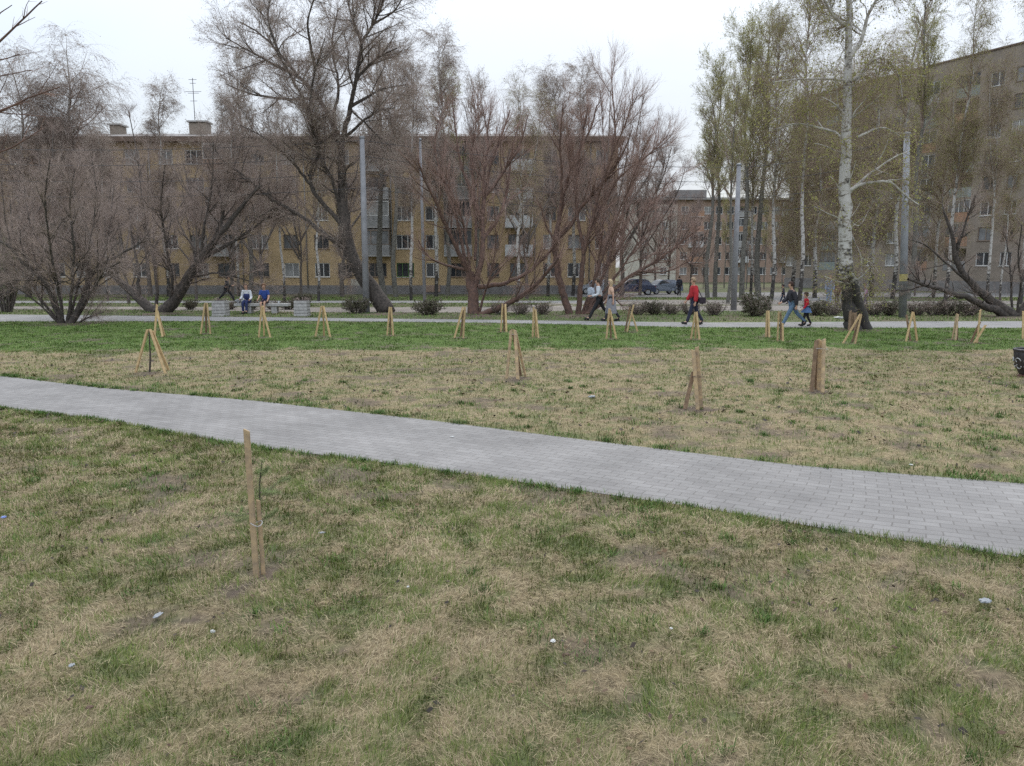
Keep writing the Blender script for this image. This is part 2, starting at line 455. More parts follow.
M['paver'] = mat_brick('concrete pavers', (.214, .206, .200), (.180, .172, .167), (.130, .122, .115), .225, .1125, coord='UV', stain=.24, msize=.0055, bump=.4, rough=.85)
M['asphalt'] = mat('worn asphalt', (.225, .218, .212), .95, .14, scale=1.1)
M['dusty'] = mat('dusty trodden road', (.21, .185, .16), .95, .22, scale=.5)
M['road'] = mat('car park asphalt', (.15, .145, .14), .95, .2, scale=.5)
paved.mesh('paved_path', M['paver'], nu=160, nv=8)
farp.mesh('far_footpath', M['asphalt'], dz=.004)
dirt.mesh('dirt_road', M['dusty'], dz=.004)
thin.mesh('thin_footpath', M['asphalt'], dz=.008)
park.mesh('car_park', M['road'], dz=.006)
aven.mesh('side_path', M['asphalt'], dz=.012)

# ------------------------------------------------------------------ grass
def blade_mesh(x, y, z, L, w, az, lean, curve, c, name):
    n = len(x); d = np.stack([np.cos(az), np.sin(az), np.zeros(n)], 1)
    side = np.stack([-np.sin(az), np.cos(az), np.zeros(n)], 1)
    up = np.array([0, 0, 1.0])
    p0 = np.stack([x, y, z], 1)
    l2 = np.clip(lean + curve, 0, 1.66)
    p1 = p0 + (L * .55)[:, None] * (d * np.sin(lean)[:, None] + up * np.cos(lean)[:, None])
    p2 = p1 + (L * .45)[:, None] * (d * np.sin(l2)[:, None] + up * np.cos(l2)[:, None])
    p2[:, 2] = np.maximum(p2[:, 2], z + .003)
    hw = side * (w / 2)[:, None]
    V = np.stack([p0 - hw, p0 + hw, p1 - hw * .8, p1 + hw * .8, p2], 1).reshape(-1, 3)
    b = np.arange(n)[:, None, None] * 5
    f = (b + np.array([[0, 1, 3], [0, 3, 2], [2, 3, 4]])[None]).reshape(-1, 3)
    return np_mesh(name, V, f, col=np.repeat(c, 5, 0))

def scatter(n, y0, y1, pw, margin=3.6, slope=.72):
    """random ground points in a wedge that is wider than the view, thinning with distance"""
    u = rng.random(n)
    yy = (y0 ** pw + u * (y1 ** pw - y0 ** pw)) ** (1 / pw)
    xx = (rng.random(n) * 2 - 1) * (slope * yy + margin)
    return xx, yy

M['grass'] = mat_attr('grass blades', .8)
def grass(name, label, n, y0, y1, pw, keep, kind=None, wscale=1.0, lscale=1.0):
    x, y = scatter(n, y0, y1, pw)
    ok = keep(x, y); x, y = x[ok], y[ok]
    hole = fbm(x, y, .55, 51)                                           # worn spots carry little grass
    ok = rng.random(len(x)) > np.maximum(np.clip((hole - .58) * 6, 0, .8), .9 * soil_frac(x, y)); x, y = x[ok], y[ok]
    n = len(x)
    s = straw_frac(x, y)
    straw = rng.random(n) < s
    clump = vnoise(x, y, .22, 61) * .7 + vnoise(x, y, .09, 62) * .3
    lush = (y > 20.3)
    k = rng.integers(0, 5, n); kg = rng.integers(0, 4, n)
    c = np.where(straw[:, None], STRAW[k], np.where(lush[:, None], LUSH[kg], GREEN[kg]))
    c = c * (.69 + .40 * rng.random(n))[:, None] * (.82 + .36 * fbm(x, y, .7, 71))[:, None]
    L = np.where(straw, .028 + .06 * rng.random(n) ** 1.5, (.024 + .042 * rng.random(n)) * (.6 + .9 * clump)) * lscale
    lean = np.where(straw, .75 + .85 * rng.random(n) ** .7, .1 + .75 * rng.random(n))
    lean = np.minimum(lean, 1.52)
    swirl = vnoise(x, y, .5, 81) * 9
    az = swirl + rng.normal(0, 1.1, n)
    w = np.where(straw, .0024, .0032) * (.7 + .6 * rng.random(n)) * np.clip(y / 4, .8, 20) ** .75 * wscale
    z = np.interp(y, [45, 70, 82, 130, 300], [0, -.45, -.6, -.8, -.8]) + np.where(straw, .002 + .03 * rng.random(n) * clump, 0)
    me = blade_mesh(x, y, z, L, w, az, lean, .5 * rng.random(n), c, name)
    return tag(link(name, me, M['grass']), label, 'grass', kind='stuff')

STR = [paved, farp, dirt, thin, park, aven]
def off_paths(x, y, m=-.02):
    ok = np.ones(len(x), bool)
    for s_ in STR: ok &= ~s_.inside(x, y, m + .05 * (rng.random(len(x)) - .6))
    return ok
grass('dry_lawn_grass', 'matted dry straw and green tufts on the lawn before the paved path', 1250000, 1.6, 17, .8,
      lambda x, y: (y < paved.yn(x) + .05) & off_paths(x, y))
grass('lawn_grass', 'straw coloured lawn turning fresh green towards the far path', 520000, 6.5, 31.8, .9,
      lambda x, y: (y > paved.yf(x) - .05) & (y < farp.yn(x) + .05) & off_paths(x, y), wscale=1.1)
grass('verge_grass', 'dull green verge grass behind the far footpath', 110000, 31, 66, 1.0,
      lambda x, y: (y > farp.yf(x) - .05) & off_paths(x, y), wscale=1.6, lscale=1.4)
# long fresh tufts standing out of the mat
def tufts():
    xs, ys = scatter(800, 1.8, 15, .8)
    ok = (ys < paved.yn(xs)) | (ys > paved.yf(xs)); xs, ys = xs[ok], ys[ok]
    ex = rng.uniform(-9, 6, 130); ey = paved.yn(ex) - rng.random(130) * .12; fx = rng.uniform(-14, 6, 90); fy = paved.yf(fx) + rng.random(90) * .12
    xs = np.concatenate([xs, ex, fx]); ys = np.concatenate([ys, ey, fy])
    per = rng.integers(12, 60, len(xs)); r = .03 + .10 * rng.random(len(xs)) ** 2
    cx, cy, cr = np.repeat(xs, per), np.repeat(ys, per), np.repeat(r, per); n = len(cx)
    x = cx + rng.normal(0, 1, n) * cr; y = cy + rng.normal(0, 1, n) * cr
    keep = off_paths(x, y, -.05); x, y = x[keep], y[keep]; n = len(x)
    tone = np.repeat(.7 + .6 * rng.random(len(xs)), per)[keep]
    c = np.array([[.075, .135, .03], [.095, .16, .04], [.06, .11, .03]])[rng.integers(0, 3, n)] * tone[:, None]
    L = .035 + .05 * rng.random(n)
    me = blade_mesh(x, y, np.zeros(n), L, .0045 * np.clip(y / 4, .8, 9) ** .6 * (.7 + .6 * rng.random(n)), rng.random(n) * 6.28, .2 + .8 * rng.random(n), .5 * rng.random(n), c, 'grass_tufts')
    tag(link('grass_tufts', me, M['grass']), 'fresh green grass tufts scattered over the dry lawn', 'grass', kind='stuff')
tufts()
def dead_leaves():
    x, y = scatter(7500, 1.8, 19, .8); ok = off_paths(x, y, .05) & (fbm(x, y, .8, 44) > .48); x, y = x[ok], y[ok]; n = len(x)
    c = np.stack([x, y, .012 + .03 * rng.random(n)], 1); a = rng.random(n) * 6.28
    u = np.stack([np.cos(a), np.sin(a), rng.normal(0, .35, n)], 1); v = np.stack([-np.sin(a), np.cos(a), rng.normal(0, .35, n)], 1)
    s = (.010 + .016 * rng.random(n))[:, None] * np.clip(y / 7, 1, 2)[:, None]; k = s * (.35 + .3 * rng.random(n))[:, None]
    V = np.stack([c - u * s, c + v * k - [0, 0, .004], c + u * s, c - v * k + [0, 0, .006]], 1).reshape(-1, 3)
    col = np.array([[.10, .065, .045], [.065, .05, .04], [.15, .10, .06], [.05, .042, .036]])[rng.integers(0, 4, n)]
    tag(link('dead_leaves', np_mesh('dead_leaves', V, np.arange(n * 4).reshape(-1, 4), col=np.repeat(col, 4, 0)), M['grass']), 'small dark dead leaves and crumbs strewn in the dry grass', 'dead leaves', kind='stuff')
dead_leaves()

# ------------------------------------------------------------------ buildings
def wall_mesh(x0, x1, z0, z1, holes, depth, jamb=.16):
    """front wall in the plane y=0 with real openings; holes: (xa, xb, za, zb, deep)"""
    xs = sorted({x0, x1, *[h[0] for h in holes], *[h[1] for h in holes]})
    zs = sorted({z0, z1, *[h[2] for h in holes], *[h[3] for h in holes]})
    b = MB()
    hc = [((h[0] + 1e-4, h[1] - 1e-4), (h[2] + 1e-4, h[3] - 1e-4)) for h in holes]
    for i in range(len(xs) - 1):
        xm = (xs[i] + xs[i + 1]) / 2
        col = [q for q in hc if q[0][0] < xm < q[0][1]]
        for j in range(len(zs) - 1):
            zm = (zs[j] + zs[j + 1]) / 2
            if any(q[1][0] < zm < q[1][1] for q in col): continue
            b.add([(xs[i], 0, zs[j]), (xs[i + 1], 0, zs[j]), (xs[i + 1], 0, zs[j + 1]), (xs[i], 0, zs[j + 1])], [(0, 1, 2, 3)])
    for xa, xb, za, zb, deep in holes:
        d = deep if deep else jamb
        b.add([(xa, 0, za), (xb, 0, za), (xb, 0, zb), (xa, 0, zb), (xa, d, za), (xb, d, za), (xb, d, zb), (xa, d, zb)],
              [(0, 4, 5, 1), (1, 5, 6, 2), (2, 6, 7, 3), (3, 7, 4, 0)] + ([(4, 7, 6, 5)] if True else []))
    b.add([(x0, 0, z0), (x1, 0, z0), (x1, depth, z0), (x0, depth, z0), (x0, 0, z1), (x1, 0, z1), (x1, depth, z1), (x0, depth, z1)],
          [(1, 2, 6, 5), (2, 3, 7, 6), (3, 0, 4, 7)])
    return b

_WIN = {}
def window(parent, x, z, w, h, fm, kind=2, y=.10):
    """frame with casements, pane behind it and a sill; same-size windows share their meshes"""
    k = (round(w, 2), round(h, 2), fm, kind)
    if k not in _WIN:
        b = MB(); t = .075
        b.box((0, 0, h / 2 - t / 2), (w, .05, t)); b.box((0, 0, -h / 2 + t / 2), (w, .05, t))
        for sx in (-1, 1): b.box((sx * (w / 2 - t / 2), 0, 0), (t, .05, h - 2 * t))
        for q in range(1, kind):
            b.box((-w / 2 + w * q / kind + (.1 if kind == 2 else 0), 0, 0), (.07, .05, h - 2 * t))
        fo = b.build('window', M[fm], parent)
        g = MB(); g.box((0, .03, 0), (w - .02, .01, h - .02)); go = g.build('pane', M['glass'], fo)
        s = MB(); s.box((0, -.10, -h / 2 - .03), (w + .1, .16, .035)); so = s.build('sill', M['roof_brown'] if fm == 'frame_brown' else M['frame_white'], fo)
        _WIN[k] = (fo, go, so)
    else:
        a, g, s = _WIN[k]
        fo = a.copy(); COL.objects.link(fo); fo.parent = parent
        for q in (g, s):
            c = q.copy(); COL.objects.link(c); c.parent = fo
    fo.location = (x, y, z)
    return fo

def balcony(parent, x, z, w, pm, glazed, fm='frame_white', out=.95, y=0.0):
    """projecting slab with a front panel; some are glazed in"""
    b = MB(); b.box((0, -out / 2, -.06), (w, out - .004, .12))
    o = b.build('balcony', M['concrete'], parent, (x, y, z))
    p = MB(); p.box((0, -out + .03, .5), (w - .06, .05, 1.0))
    for sx in (-1, 1): p.box((sx * (w / 2 - .03), -out / 2 + .03, .5), (.05, out - .07, 1.0))
    p.build('balcony_panel', M[pm], o)
    if glazed:
        g = MB()
        g.box((0, -out + .03, 2.36), (w - .02, .07, .08)); g.box((0, -out + .03, 1.04), (w - .02, .07, .06))
        n = max(3, int(w / .75))
        for q in range(n + 1): g.box((-w / 2 + .04 + (w - .08) * q / n, -out + .03, 1.70), (.06, .06, 1.26))
        for sx in (-1, 1): g.box((sx * (w / 2 - .03), -out / 2 + .03, 2.36), (.05, out - .09, .08))
        gf = g.build('glazing_frame', M[fm], o)
        h = MB(); h.box((0, -out + .05, 1.70), (w - .1, .01, 1.25))
        for sx in (-1, 1): h.box((sx * (w / 2 - .04), -out / 2 + .04, 1.70), (.01, out - .1, 1.25))
        h.build('pane', M['glass'], gf)
        r = MB(); r.box((0, -out / 2, 2.45), (w + .1, out - .004, .06)); r.build('balcony_roof', M['roof_slate'], o)
    return o

# --- tan five-storey block facing the park
YA = 77.0
xa0, xa1 = P(-170, 200, YA)[0], P(617, 200, YA)[0]
blk = thing('apartment_block', 'long tan brick five storey apartment block behind the bare trees, left of centre', 'apartment block', (0, YA, 0))
cols = [(-150, 1.35), (-122, 1.7), (-96, 1.35), (-68, 1.7), (-40, 1.35), (-10, 1.7), (20, 1.35), (50, 'b'), (77, 1.35), (105, 1.7), (135, 1.45), (168, 1.4), (196, 1.7), (223, 'b'), (257, 1.75), (289, 1.45), (320, 1.45), (343, 1.4),
        (376, 'b'), (404, 1.7), (431.5, 1.25), (458, 'b'), (493, 1.2), (519, 'b'), (550, 1.25), (577, 1.7), (602, 1.25)]
zc = [float(P(500, q, YA)[2]) for q in (270, 241.8, 213.4, 185, 157)]; zE = float(P(500, 137.5, YA)[2])
holes, wins, bals = [], [], []
for px, w in cols:
    xx = P(px, 200, YA)[0]
    for k, zz in enumerate(zc):
        if w == 'b' and k > 0:
            holes.append((xx - 1.05, xx + 1.05, zz - 1.25, zz + .75, 0)); bals.append((xx, zz, k, px))
        else:
            ww = 1.75 if w == 'b' else w
            holes.append((xx - ww / 2, xx + ww / 2, zz - .68, zz + .68, 0)); wins.append((xx, zz, ww, 1.36, px, k))
wall_mesh(xa0, xa1, .33, zE - .46, holes, 12).build('wall', M['wall_tan'], blk)
pl = MB(); pl.box(((xa0 + xa1) / 2, 6, -.4), (xa1 - xa0 + .12, 12.1, 1.46)); pl.build('plinth', M['plinth'], blk)
ev = MB(); ev.box(((xa0 + xa1) / 2, 5.9, zE - .23), (xa1 - xa0 + 1.1, 13.4, .46)); ev.build('eaves', M['roof_brown'], blk)
rf = MB(); rf.add([(xa0 - .6, -.7, zE + .004), (xa1 + .6, -.7, zE + .004), (xa1 + .6, 12.5, zE + .004), (xa0 - .6, 12.5, zE + .004), (xa0 + 3, 5.9, zE + 1.3), (xa1 - 3, 5.9, zE + 1.3)],
                  [(0, 1, 5, 4), (1, 2, 5), (2, 3, 4, 5), (3, 0, 4), (3, 2, 1, 0)])
roof = rf.build('roof', M['roof_slate'], blk)
def chimney(px, y0, y1, wpx, m, yy=4.5, cap=True):
    a, b_ = P(px, y0, YA + yy), P(px, y1, YA + yy); w = wpx / 10.0
    c = MB(); c.box((a[0], yy, (zE + a[2]) / 2), (w, 1.4, a[2] - zE)); o = c.build('chimney', M[m], roof)
    if cap:
        q = MB(); q.box((a[0], yy, a[2] + .14), (w + .35, 1.75, .14)); q.build('chimney_cap', M['concrete'], roof)
chimney(200, 124, 130, 17, 'wall_grey'); chimney(51, 119, 135, 18, 'wall_red', cap=False); chimney(118, 127, 134, 10, 'wall_grey')
chimney(-60, 118, 134, 20, 'wall_red')
for px in (66, 152, 240, 305, 391, 476, 535, 590):
    q = MB(); q.tube([(P(px, 200, YA)[0], -.09, zE - .47), (P(px, 200, YA)[0], -.09, .1)], [.06, .06], 8); q.build('drainpipe', M['galv'], blk, smooth=True)
an = MB(); p0, p1 = P(195, 122, YA + 4.5), P(195, 78, YA + 4.5)
an.tube([(p0[0], 4.5, p0[2] + .2), (p0[0], 4.5, p1[2])], [.035, .03], 6)
for q, (dz, w) in enumerate(((.15, .8), (.5, .6), (1.3, 1.6), (1.45, 1.1), (2.2, .7))):
    an.tube([(p0[0] - w / 2, 4.5, p1[2] - dz), (p0[0] + w / 2, 4.5, p1[2] - dz)], [.022, .022], 5)
an.build('aerial', M['wire'], roof)
for xx, zz, ww, hh, px, k in wins:
    fm = 'frame_green' if (px == 404 and k == 0) else random.choice(['frame_white', 'frame_white', 'frame_white', 'frame_brown'])
    window(blk, xx, zz, ww, hh, fm, 3 if ww > 1.6 else 2)
for q, (xx, zz, k, px) in enumerate(bals):
    window(blk, xx, zz - .25, 2.08, 1.98, 'frame_brown', 3)
    pm = {519: 'balc_white', 458: 'balc_grey', 376: 'balc_grey'}.get(px, random.choice(['balc_grey', 'balc_wood', 'balc_white', 'balc_grey']))
    balcony(blk, xx, zz - 1.3, 2.7, pm, (px == 458) or (px == 519 and k == 2) or random.random() < .45, random.choice(['frame_white', 'frame_brown']))
dr = MB(); dr.box((P(475, 280, YA)[0] - 4.1, -.07, .0), (1.4, .1, .62)); dr.build('cellar_hatch', M['wall_red'], blk)
pm_ = MB(); pm_.box((P(356, 280, YA)[0], -.03, .62), (1.0, .05, .62)); pm_.build('pale_patch', M['plaster'], blk)

# --- grey-brown slab block on the right, running away from the camera
PL, PR = np.array([37.8, 109.0]), np.array([51.8, 80.0])
dB = (PR - PL) / np.linalg.norm(PR - PL); angB = math.atan2(dB[1], dB[0]); LB = np.linalg.norm(PR - PL) + 13
blk2 = thing('apartment_block', 'tall grey brown brick apartment block slanting away behind the birches at the right', 'apartment block', (PL[0], PL[1], 0), angB)
def tB(px):
    best = min(np.linspace(0, LB, 900), key=lambda t: abs(CX + F * (PL[0] + dB[0] * t) / ((PL[1] + dB[1] * t) * cp - 12 * sp) - px)); return float(best)
colsB = [(2, 1.4), (5.2, 1.4), (8.2, 'l'), (11.2, 1.4), (14, 1.4)]
colsB = [(tB(794), 1.4), (tB(812), 1.4), (tB(832), 'l'), (tB(852), 1.4), (tB(873), 1.4), (tB(897), 1.4), (tB(928), 'n'), (tB(963), 'l'), (tB(992), 1.5), (tB(1016), 1.25), (tB(1042), 1.4), (tB(1070), 'l'), (tB(1100), 1.4)]
zB0, zB4, zBR = (float(P(1016, q, 80)[2]) for q in (69, 179, 38)); zB = [zB0 - (zB0 - zB4) / 4 * k for k in range(8)]
holes, wins, logs = [], [], []
for t, w in colsB:
    for k, zz in enumerate(zB):
        if w in ('l', 'n'):
            hw = 1.3 if w == 'l' else .85
            holes.append((t - hw, t + hw, zz - 1.25, zz + 1.15, 1.2)); logs.append((t, zz, hw, k, w))
        else:
            holes.append((t - w / 2, t + w / 2, zz - .72, zz + .72, 0)); wins.append((t, zz, w, 1.44))
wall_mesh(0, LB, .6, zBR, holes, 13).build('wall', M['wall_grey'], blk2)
p_ = MB(); p_.box((LB / 2, 6.5, -.2), (LB + .12, 13.1, 1.6)); p_.build('plinth', M['plinth'], blk2)
p_ = MB(); p_.box((LB / 2, 6.5, zBR + .085), (LB + .3, 13.3, .16)); p_.build('roof', M['roof_brown'], blk2)
for t, zz, w, h in wins: window(blk2, t, zz, w, h, 'frame_white' if random.random() < .6 else 'frame_brown', 2)
for q, (t, zz, hw, k, w) in enumerate(logs):
    lp = MB(); lp.box((t, .05, zz - .72), (2 * hw - .03, .09, 1.02))
    lo = lp.build('loggia_panel', M[random.choice(['balc_teal', 'balc_grey', 'balc_teal', 'balc_wood'])], blk2)
    if random.random() < .65 or w == 'n':
        g = MB(); n = 4 if w == 'l' else 2
        for i in range(n + 1): g.box((t - hw + .05 + (2 * hw - .1) * i / n, .06, zz + .47), (.06, .05, 1.3))
        g.box((t, .06, zz + 1.1), (2 * hw - .04, .055, .06))
        gf = g.build('glazing_frame', M['frame_white' if w == 'n' else random.choice(['frame_white', 'frame_brown', 'balc_teal'])], lo)
        h_ = MB(); h_.box((t, .09, zz + .47), (2 * hw - .06, .01, 1.28)); h_.build('pane', M['glass'], gf)

# --- far red brick block closing the view between the two
YC = 146.0
xc0, xc1 = P(628, 240, YC)[0], P(880, 240, YC)[0]
blk3 = thing('apartment_block', 'far reddish brick apartment block with a pale end bay, seen between the two nearer blocks', 'apartment block', (0, YC, 0))
zc3 = [1.3 + 2.75 * k for k in range(5)]
holes, wins, bals = [], [], []
xb = P(676, 240, YC)[0]
for q, px in enumerate(np.arange(684, 878, 11.4)):
    xx = P(px, 240, YC)[0]
    for k, zz in enumerate(zc3):
        if q % 4 == 1 and k: bals.append((xx, zz, k)); holes.append((xx - .9, xx + .9, zz - 1.1, zz + .7, 0))
        else: holes.append((xx - .65, xx + .65, zz - .7, zz + .7, 0)); wins.append((xx, zz))
wall_mesh(xb, xc1, -.9, 14.1, holes, 11).build('wall', M['wall_red'], blk3)
e_ = MB(); e_.box(((xc0 + xb) / 2 - .01, 4.9, 6.2), (xb - xc0, 11, 14.2)); eb = e_.build('end_bay', M['plaster'], blk3)
for k, zz in enumerate(zc3 + zc3): window(blk3, xc0 + (xb - xc0) * (.32 if k < 5 else .74), zz, 1.3, 1.4, 'frame_white', 2, y=-.63)
e_ = MB(); e_.box(((xc0 + xc1) / 2, 5.4, 14.27), (xc1 - xc0 + .8, 12.6, .3)); e_.build('roof', M['roof_slate'], blk3)
e_ = MB(); e_.box((P(692, 240, YC)[0], 5, 15.3), (6, 5, 1.75)); e_.build('roof_cabin', M['plinth'], blk3)
for xx, zz in wins: window(blk3, xx, zz, 1.3, 1.4, 'frame_white', 2)
for xx, zz, k in bals:
    window(blk3, xx, zz - .2, 1.78, 1.78, 'frame_brown', 3)
    balcony(blk3, xx, zz - 1.15, 2.6, random.choice(['balc_white', 'balc_wood', 'balc_white', 'balc_grey']), random.random() < .5)
# ------------------------------------------------------------------ trees
def resample(p, r, K):
    """Catmull-Rom through the joints, K points"""
    p = np.asarray(p, float); r = np.asarray(r, float); n = len(p)
    q = np.vstack([2 * p[0] - p[1], p, 2 * p[-1] - p[-2]])
    t = np.linspace(0, n - 1 - 1e-6, K); i = t.astype(int); f = (t - i)[:, None]
    a, b, c, d = q[i], q[i + 1], q[i + 2], q[i + 3]
    o = .5 * (2 * b + (c - a) * f + (2 * a - 5 * b + 4 * c - d) * f ** 2 + (3 * b - a - 3 * c + d) * f ** 3)
    return o, np.interp(t, np.arange(n), r)

def grow(p, r, rate, L, ang, up, wig, K, t0=.2, t1=1.0, fall=.5, rr=.55, rmin=.005, rmax=.05, tip=.35, g=rng, maxn=None):
    """children along every parent branch: p (N,K0,3) -> (M,K,3)"""
    seg = np.linalg.norm(np.diff(p, axis=1), axis=2).sum(1)
    cnt = g.poisson(seg * (t1 - t0) * rate); idx = np.repeat(np.arange(len(p)), cnt)
    if maxn and len(idx) > maxn: idx = g.choice(idx, maxn, replace=False)
    n = len(idx)
    t = t0 + (t1 - t0) * g.random(n); K0 = p.shape[1]; s = t * (K0 - 1.0001); i = s.astype(int); f = (s - i)[:, None]
    o = p[idx, i] * (1 - f) + p[idx, i + 1] * f
    tg = unit(p[idx, i + 1] - p[idx, i])
    rad = r[idx, i] * (1 - f[:, 0]) + r[idx, i + 1] * f[:, 0]
    rv = g.normal(size=(n, 3)); pr = unit(rv - tg * (rv * tg).sum(1, keepdims=True))
    a = np.radians(g.uniform(*ang, n))[:, None]
    d = unit(tg * np.cos(a) + pr * np.sin(a))
    ln = g.uniform(*L, n) * (1 - fall * t)
    st = ln / (K - 1)
    pts = np.empty((n, K, 3)); pts[:, 0] = o
    for k in range(1, K):
        d = unit(d + np.array([0, 0, up]) / (K - 1) * 2 + g.normal(size=(n, 3)) * wig)
        pts[:, k] = pts[:, k - 1] + d * st[:, None]
    r0 = np.clip(rad * rr, rmin, rmax)
    return pts, r0[:, None] * np.linspace(1, tip, K)[None, :]

def leaf_quads(p, n, size, g=rng, jit=.05, hang=False):
    """small leaf or catkin faces along the twigs"""
    i = g.integers(0, len(p), n); K = p.shape[1]; k = g.integers(1, K, n); f = g.random(n)[:, None]
    c = p[i, k - 1] * (1 - f) + p[i, k] * f + g.normal(size=(n, 3)) * jit
    a = unit(g.normal(size=(n, 3))); 
    if hang: a = unit(a * .4 + np.array([0, 0, -1.0]))
    b = unit(np.cross(a, g.normal(size=(n, 3))))
    s = size * (.6 + .8 * g.random(n))[:, None]; w = s * (.28 if hang else .5)
    V = np.stack([c - a * s * .5, c + b * w, c + a * s * .5, c - b * w], 1).reshape(-1, 3)
    return V, np.arange(n * 4).reshape(-1, 4)

def finish_tree(root, trunk, twigs, bark, twig, leaves=None, leafm=None, base=None, limb=None, limbm=None):
    off = np.zeros(3) if base is None else np.asarray(base)
    v, f = cat(trunk); link('trunk', np_mesh('trunk', v - off, f, True), M[bark], root)
    if limb:
        v, f = cat(limb); link('limbs', np_mesh('limbs', v - off, f, True), M[limbm], root)
    v, f = cat(twigs); link('crown', np_mesh('crown', v - off, f), M[twig], root)
    if leaves is not None:
        v, f = leaves; link('foliage', np_mesh('foliage', v - off, f), M[leafm], root)

def hero(name, label, catg, base_px, limbs, bark, twig, l1, l2, l3, leaf=None, group=None, seed=1, Y=None, limb_from=None, spread=1.0, sides=9, limbm=None):
    """a tree whose main limbs follow given joints; each limb bends in depth too"""
    g = np.random.default_rng(seed)
    base = G(*base_px)
    if Y: base = P(base_px[0], base_px[1], Y)
    Yb = base[1]
    root = thing(name, label, catg, base, 0, group)
    trunk, limbtubes, PP, RR = [], [], [], []
    made = []
    for q, (pts, r0, r1) in enumerate(limbs):
        pw = np.array([P(a, b, Yb) for a, b in pts]); n = len(pw)
        # depth: start where the nearest earlier limb is, then lean toward or away from the viewer
        y0 = 0.0
        if q:
            best = 9e9
            for w in made:
                dd = np.hypot(w[:, 0] - pw[0, 0], w[:, 2] - pw[0, 2]); j = dd.argmin()
                if dd[j] < best: best = dd[j]; y0 = w[j, 1] - Yb
        ln = np.linalg.norm(np.diff(pw[:, [0, 2]], axis=0), axis=1); cum = np.concatenate([[0], np.cumsum(ln)])
        dy = spread * g.uniform(-.5, .6) * cum[-1] * (cum / cum[-1]) ** 1.2 * (.35 if q == 0 else 1)
        # keep the outline: move along the view ray
        pw = np.array([P(a, b, Yb + y0 + d) for (a, b), d in zip(pts, dy)])
        if q and pts[0][1] >= base_px[1] - 4: pw[0, 2] = base[2] - .05
        if not q: pw[0, 2] = min(pw[0, 2], base[2] - .04)
        K = max(10, int(cum[-1] * 4))
        rr = r0 + (r1 - r0) * (cum / cum[-1]) ** .8
        p_, r_ = resample(pw, rr, K)
        p_[1:-1] += g.normal(size=(K - 2, 3)) * np.minimum(.018, r_[1:-1, None] * .25)
        made.append(p_)
        (limbtubes if limb_from is not None and q >= limb_from else trunk).append(tubes(p_[None], r_[None], sides if r0 > .08 else 6))
        a, b = resample(p_, r_, 16); PP.append(a); RR.append(b)
    PP, RR = np.array(PP), np.array(RR)
    p1, r1 = grow(PP, RR, g=g, **l1); trunk.append(tubes(p1, r1, 5)) if limb_from is None else limbtubes.append(tubes(p1, r1, 5))
    # limb ends carry on as twigs
    p2, r2 = grow(np.concatenate([resample_n(PP, 8), resample_n(p1, 8)]), np.concatenate([res_r(RR, 8), res_r(r1, 8)]), g=g, **l2)
    p3, r3 = grow(np.concatenate([p2, resample_n(p1, p2.shape[1])]), np.concatenate([r2, res_r(r1, p2.shape[1])]), g=g, **l3)
    tw = [tubes(p2, r2, 3), tubes(p3, r3, 3)]
    lv = None
    if leaf:
        lv = leaf_quads(p3, leaf[0], leaf[1], g, leaf[3] if len(leaf) > 3 else .05, hang=len(leaf) > 4)
    finish_tree(root, trunk, tw, bark, twig, lv, leaf[2] if leaf else None, base, limbtubes or None, limbm)
    return root

def resample_n(p, K):
    K0 = p.shape[1]; s = np.linspace(0, K0 - 1.0001, K); i = s.astype(int); f = (s - i)[None, :, None]
    return p[:, i] * (1 - f) + p[:, i + 1] * f
def res_r(r, K):
    K0 = r.shape[1]; s = np.linspace(0, K0 - 1.0001, K); i = s.astype(int); f = (s - i)[None, :]
    return r[:, i] * (1 - f) + r[:, i + 1] * f

def D(rate, L, ang, up, wig, K, **k): return dict(rate=rate, L=L, ang=ang, up=up, wig=wig, K=K, **k)

# --- big willow-leaved shrub at the left, on the lawn side of the footpath
hero('spreading_shrub', 'low many stemmed grey brown shrub spreading wide on the lawn edge at far left', 'shrub', (66, 323),
     [([(62, 323), (52, 300), (45, 282), (25, 265), (8, 246), (-15, 235)], .11, .03),
      ([(35, 272), (42, 258), (40, 248), (32, 243)], .05, .02),
      ([(70, 323), (82, 300), (90, 276), (100, 266), (128, 250), (150, 236)], .12, .03),
      ([(78, 312), (93, 290), (104, 272), (120, 262)], .06, .02),
      ([(88, 281), (86, 262), (78, 252), (60, 245)], .05, .018),
      ([(67, 323), (72, 290), (74, 250), (70, 205), (75, 168)], .08, .015),
      ([(64, 323), (58, 290), (50, 245), (45, 200), (50, 160)], .07, .015),
      ([(60, 320), (40, 305), (20, 290), (2, 285)], .05, .015),
      ([(72, 320), (95, 285), (108, 235), (114, 185)], .07, .015),
      ([(60, 321), (35, 290), (15, 245), (10, 200)], .07, .015),
      ([(75, 321), (90, 317), (104, 312)], .04, .012),
      ([(69, 323), (80, 280), (92, 230), (96, 190), (92, 160)], .06, .014),
      ([(62, 322), (48, 270), (28, 215), (24, 175)], .06, .014)],
     'bark_dark', 'twig_grey',
     D(4.50, (.7, 2.0), (20, 55), .12, .12, 7, t0=.22, rmin=.009, rmax=.03),
     D(8.08, (.5, 1.4), (15, 50), .10, .13, 6, t0=.1, rmin=.0042, rmax=.010),
     D(11.13, (.25, .8), (15, 50), .10, .15, 4, t0=.1, rmin=.0026, rmax=.0036), seed=11)

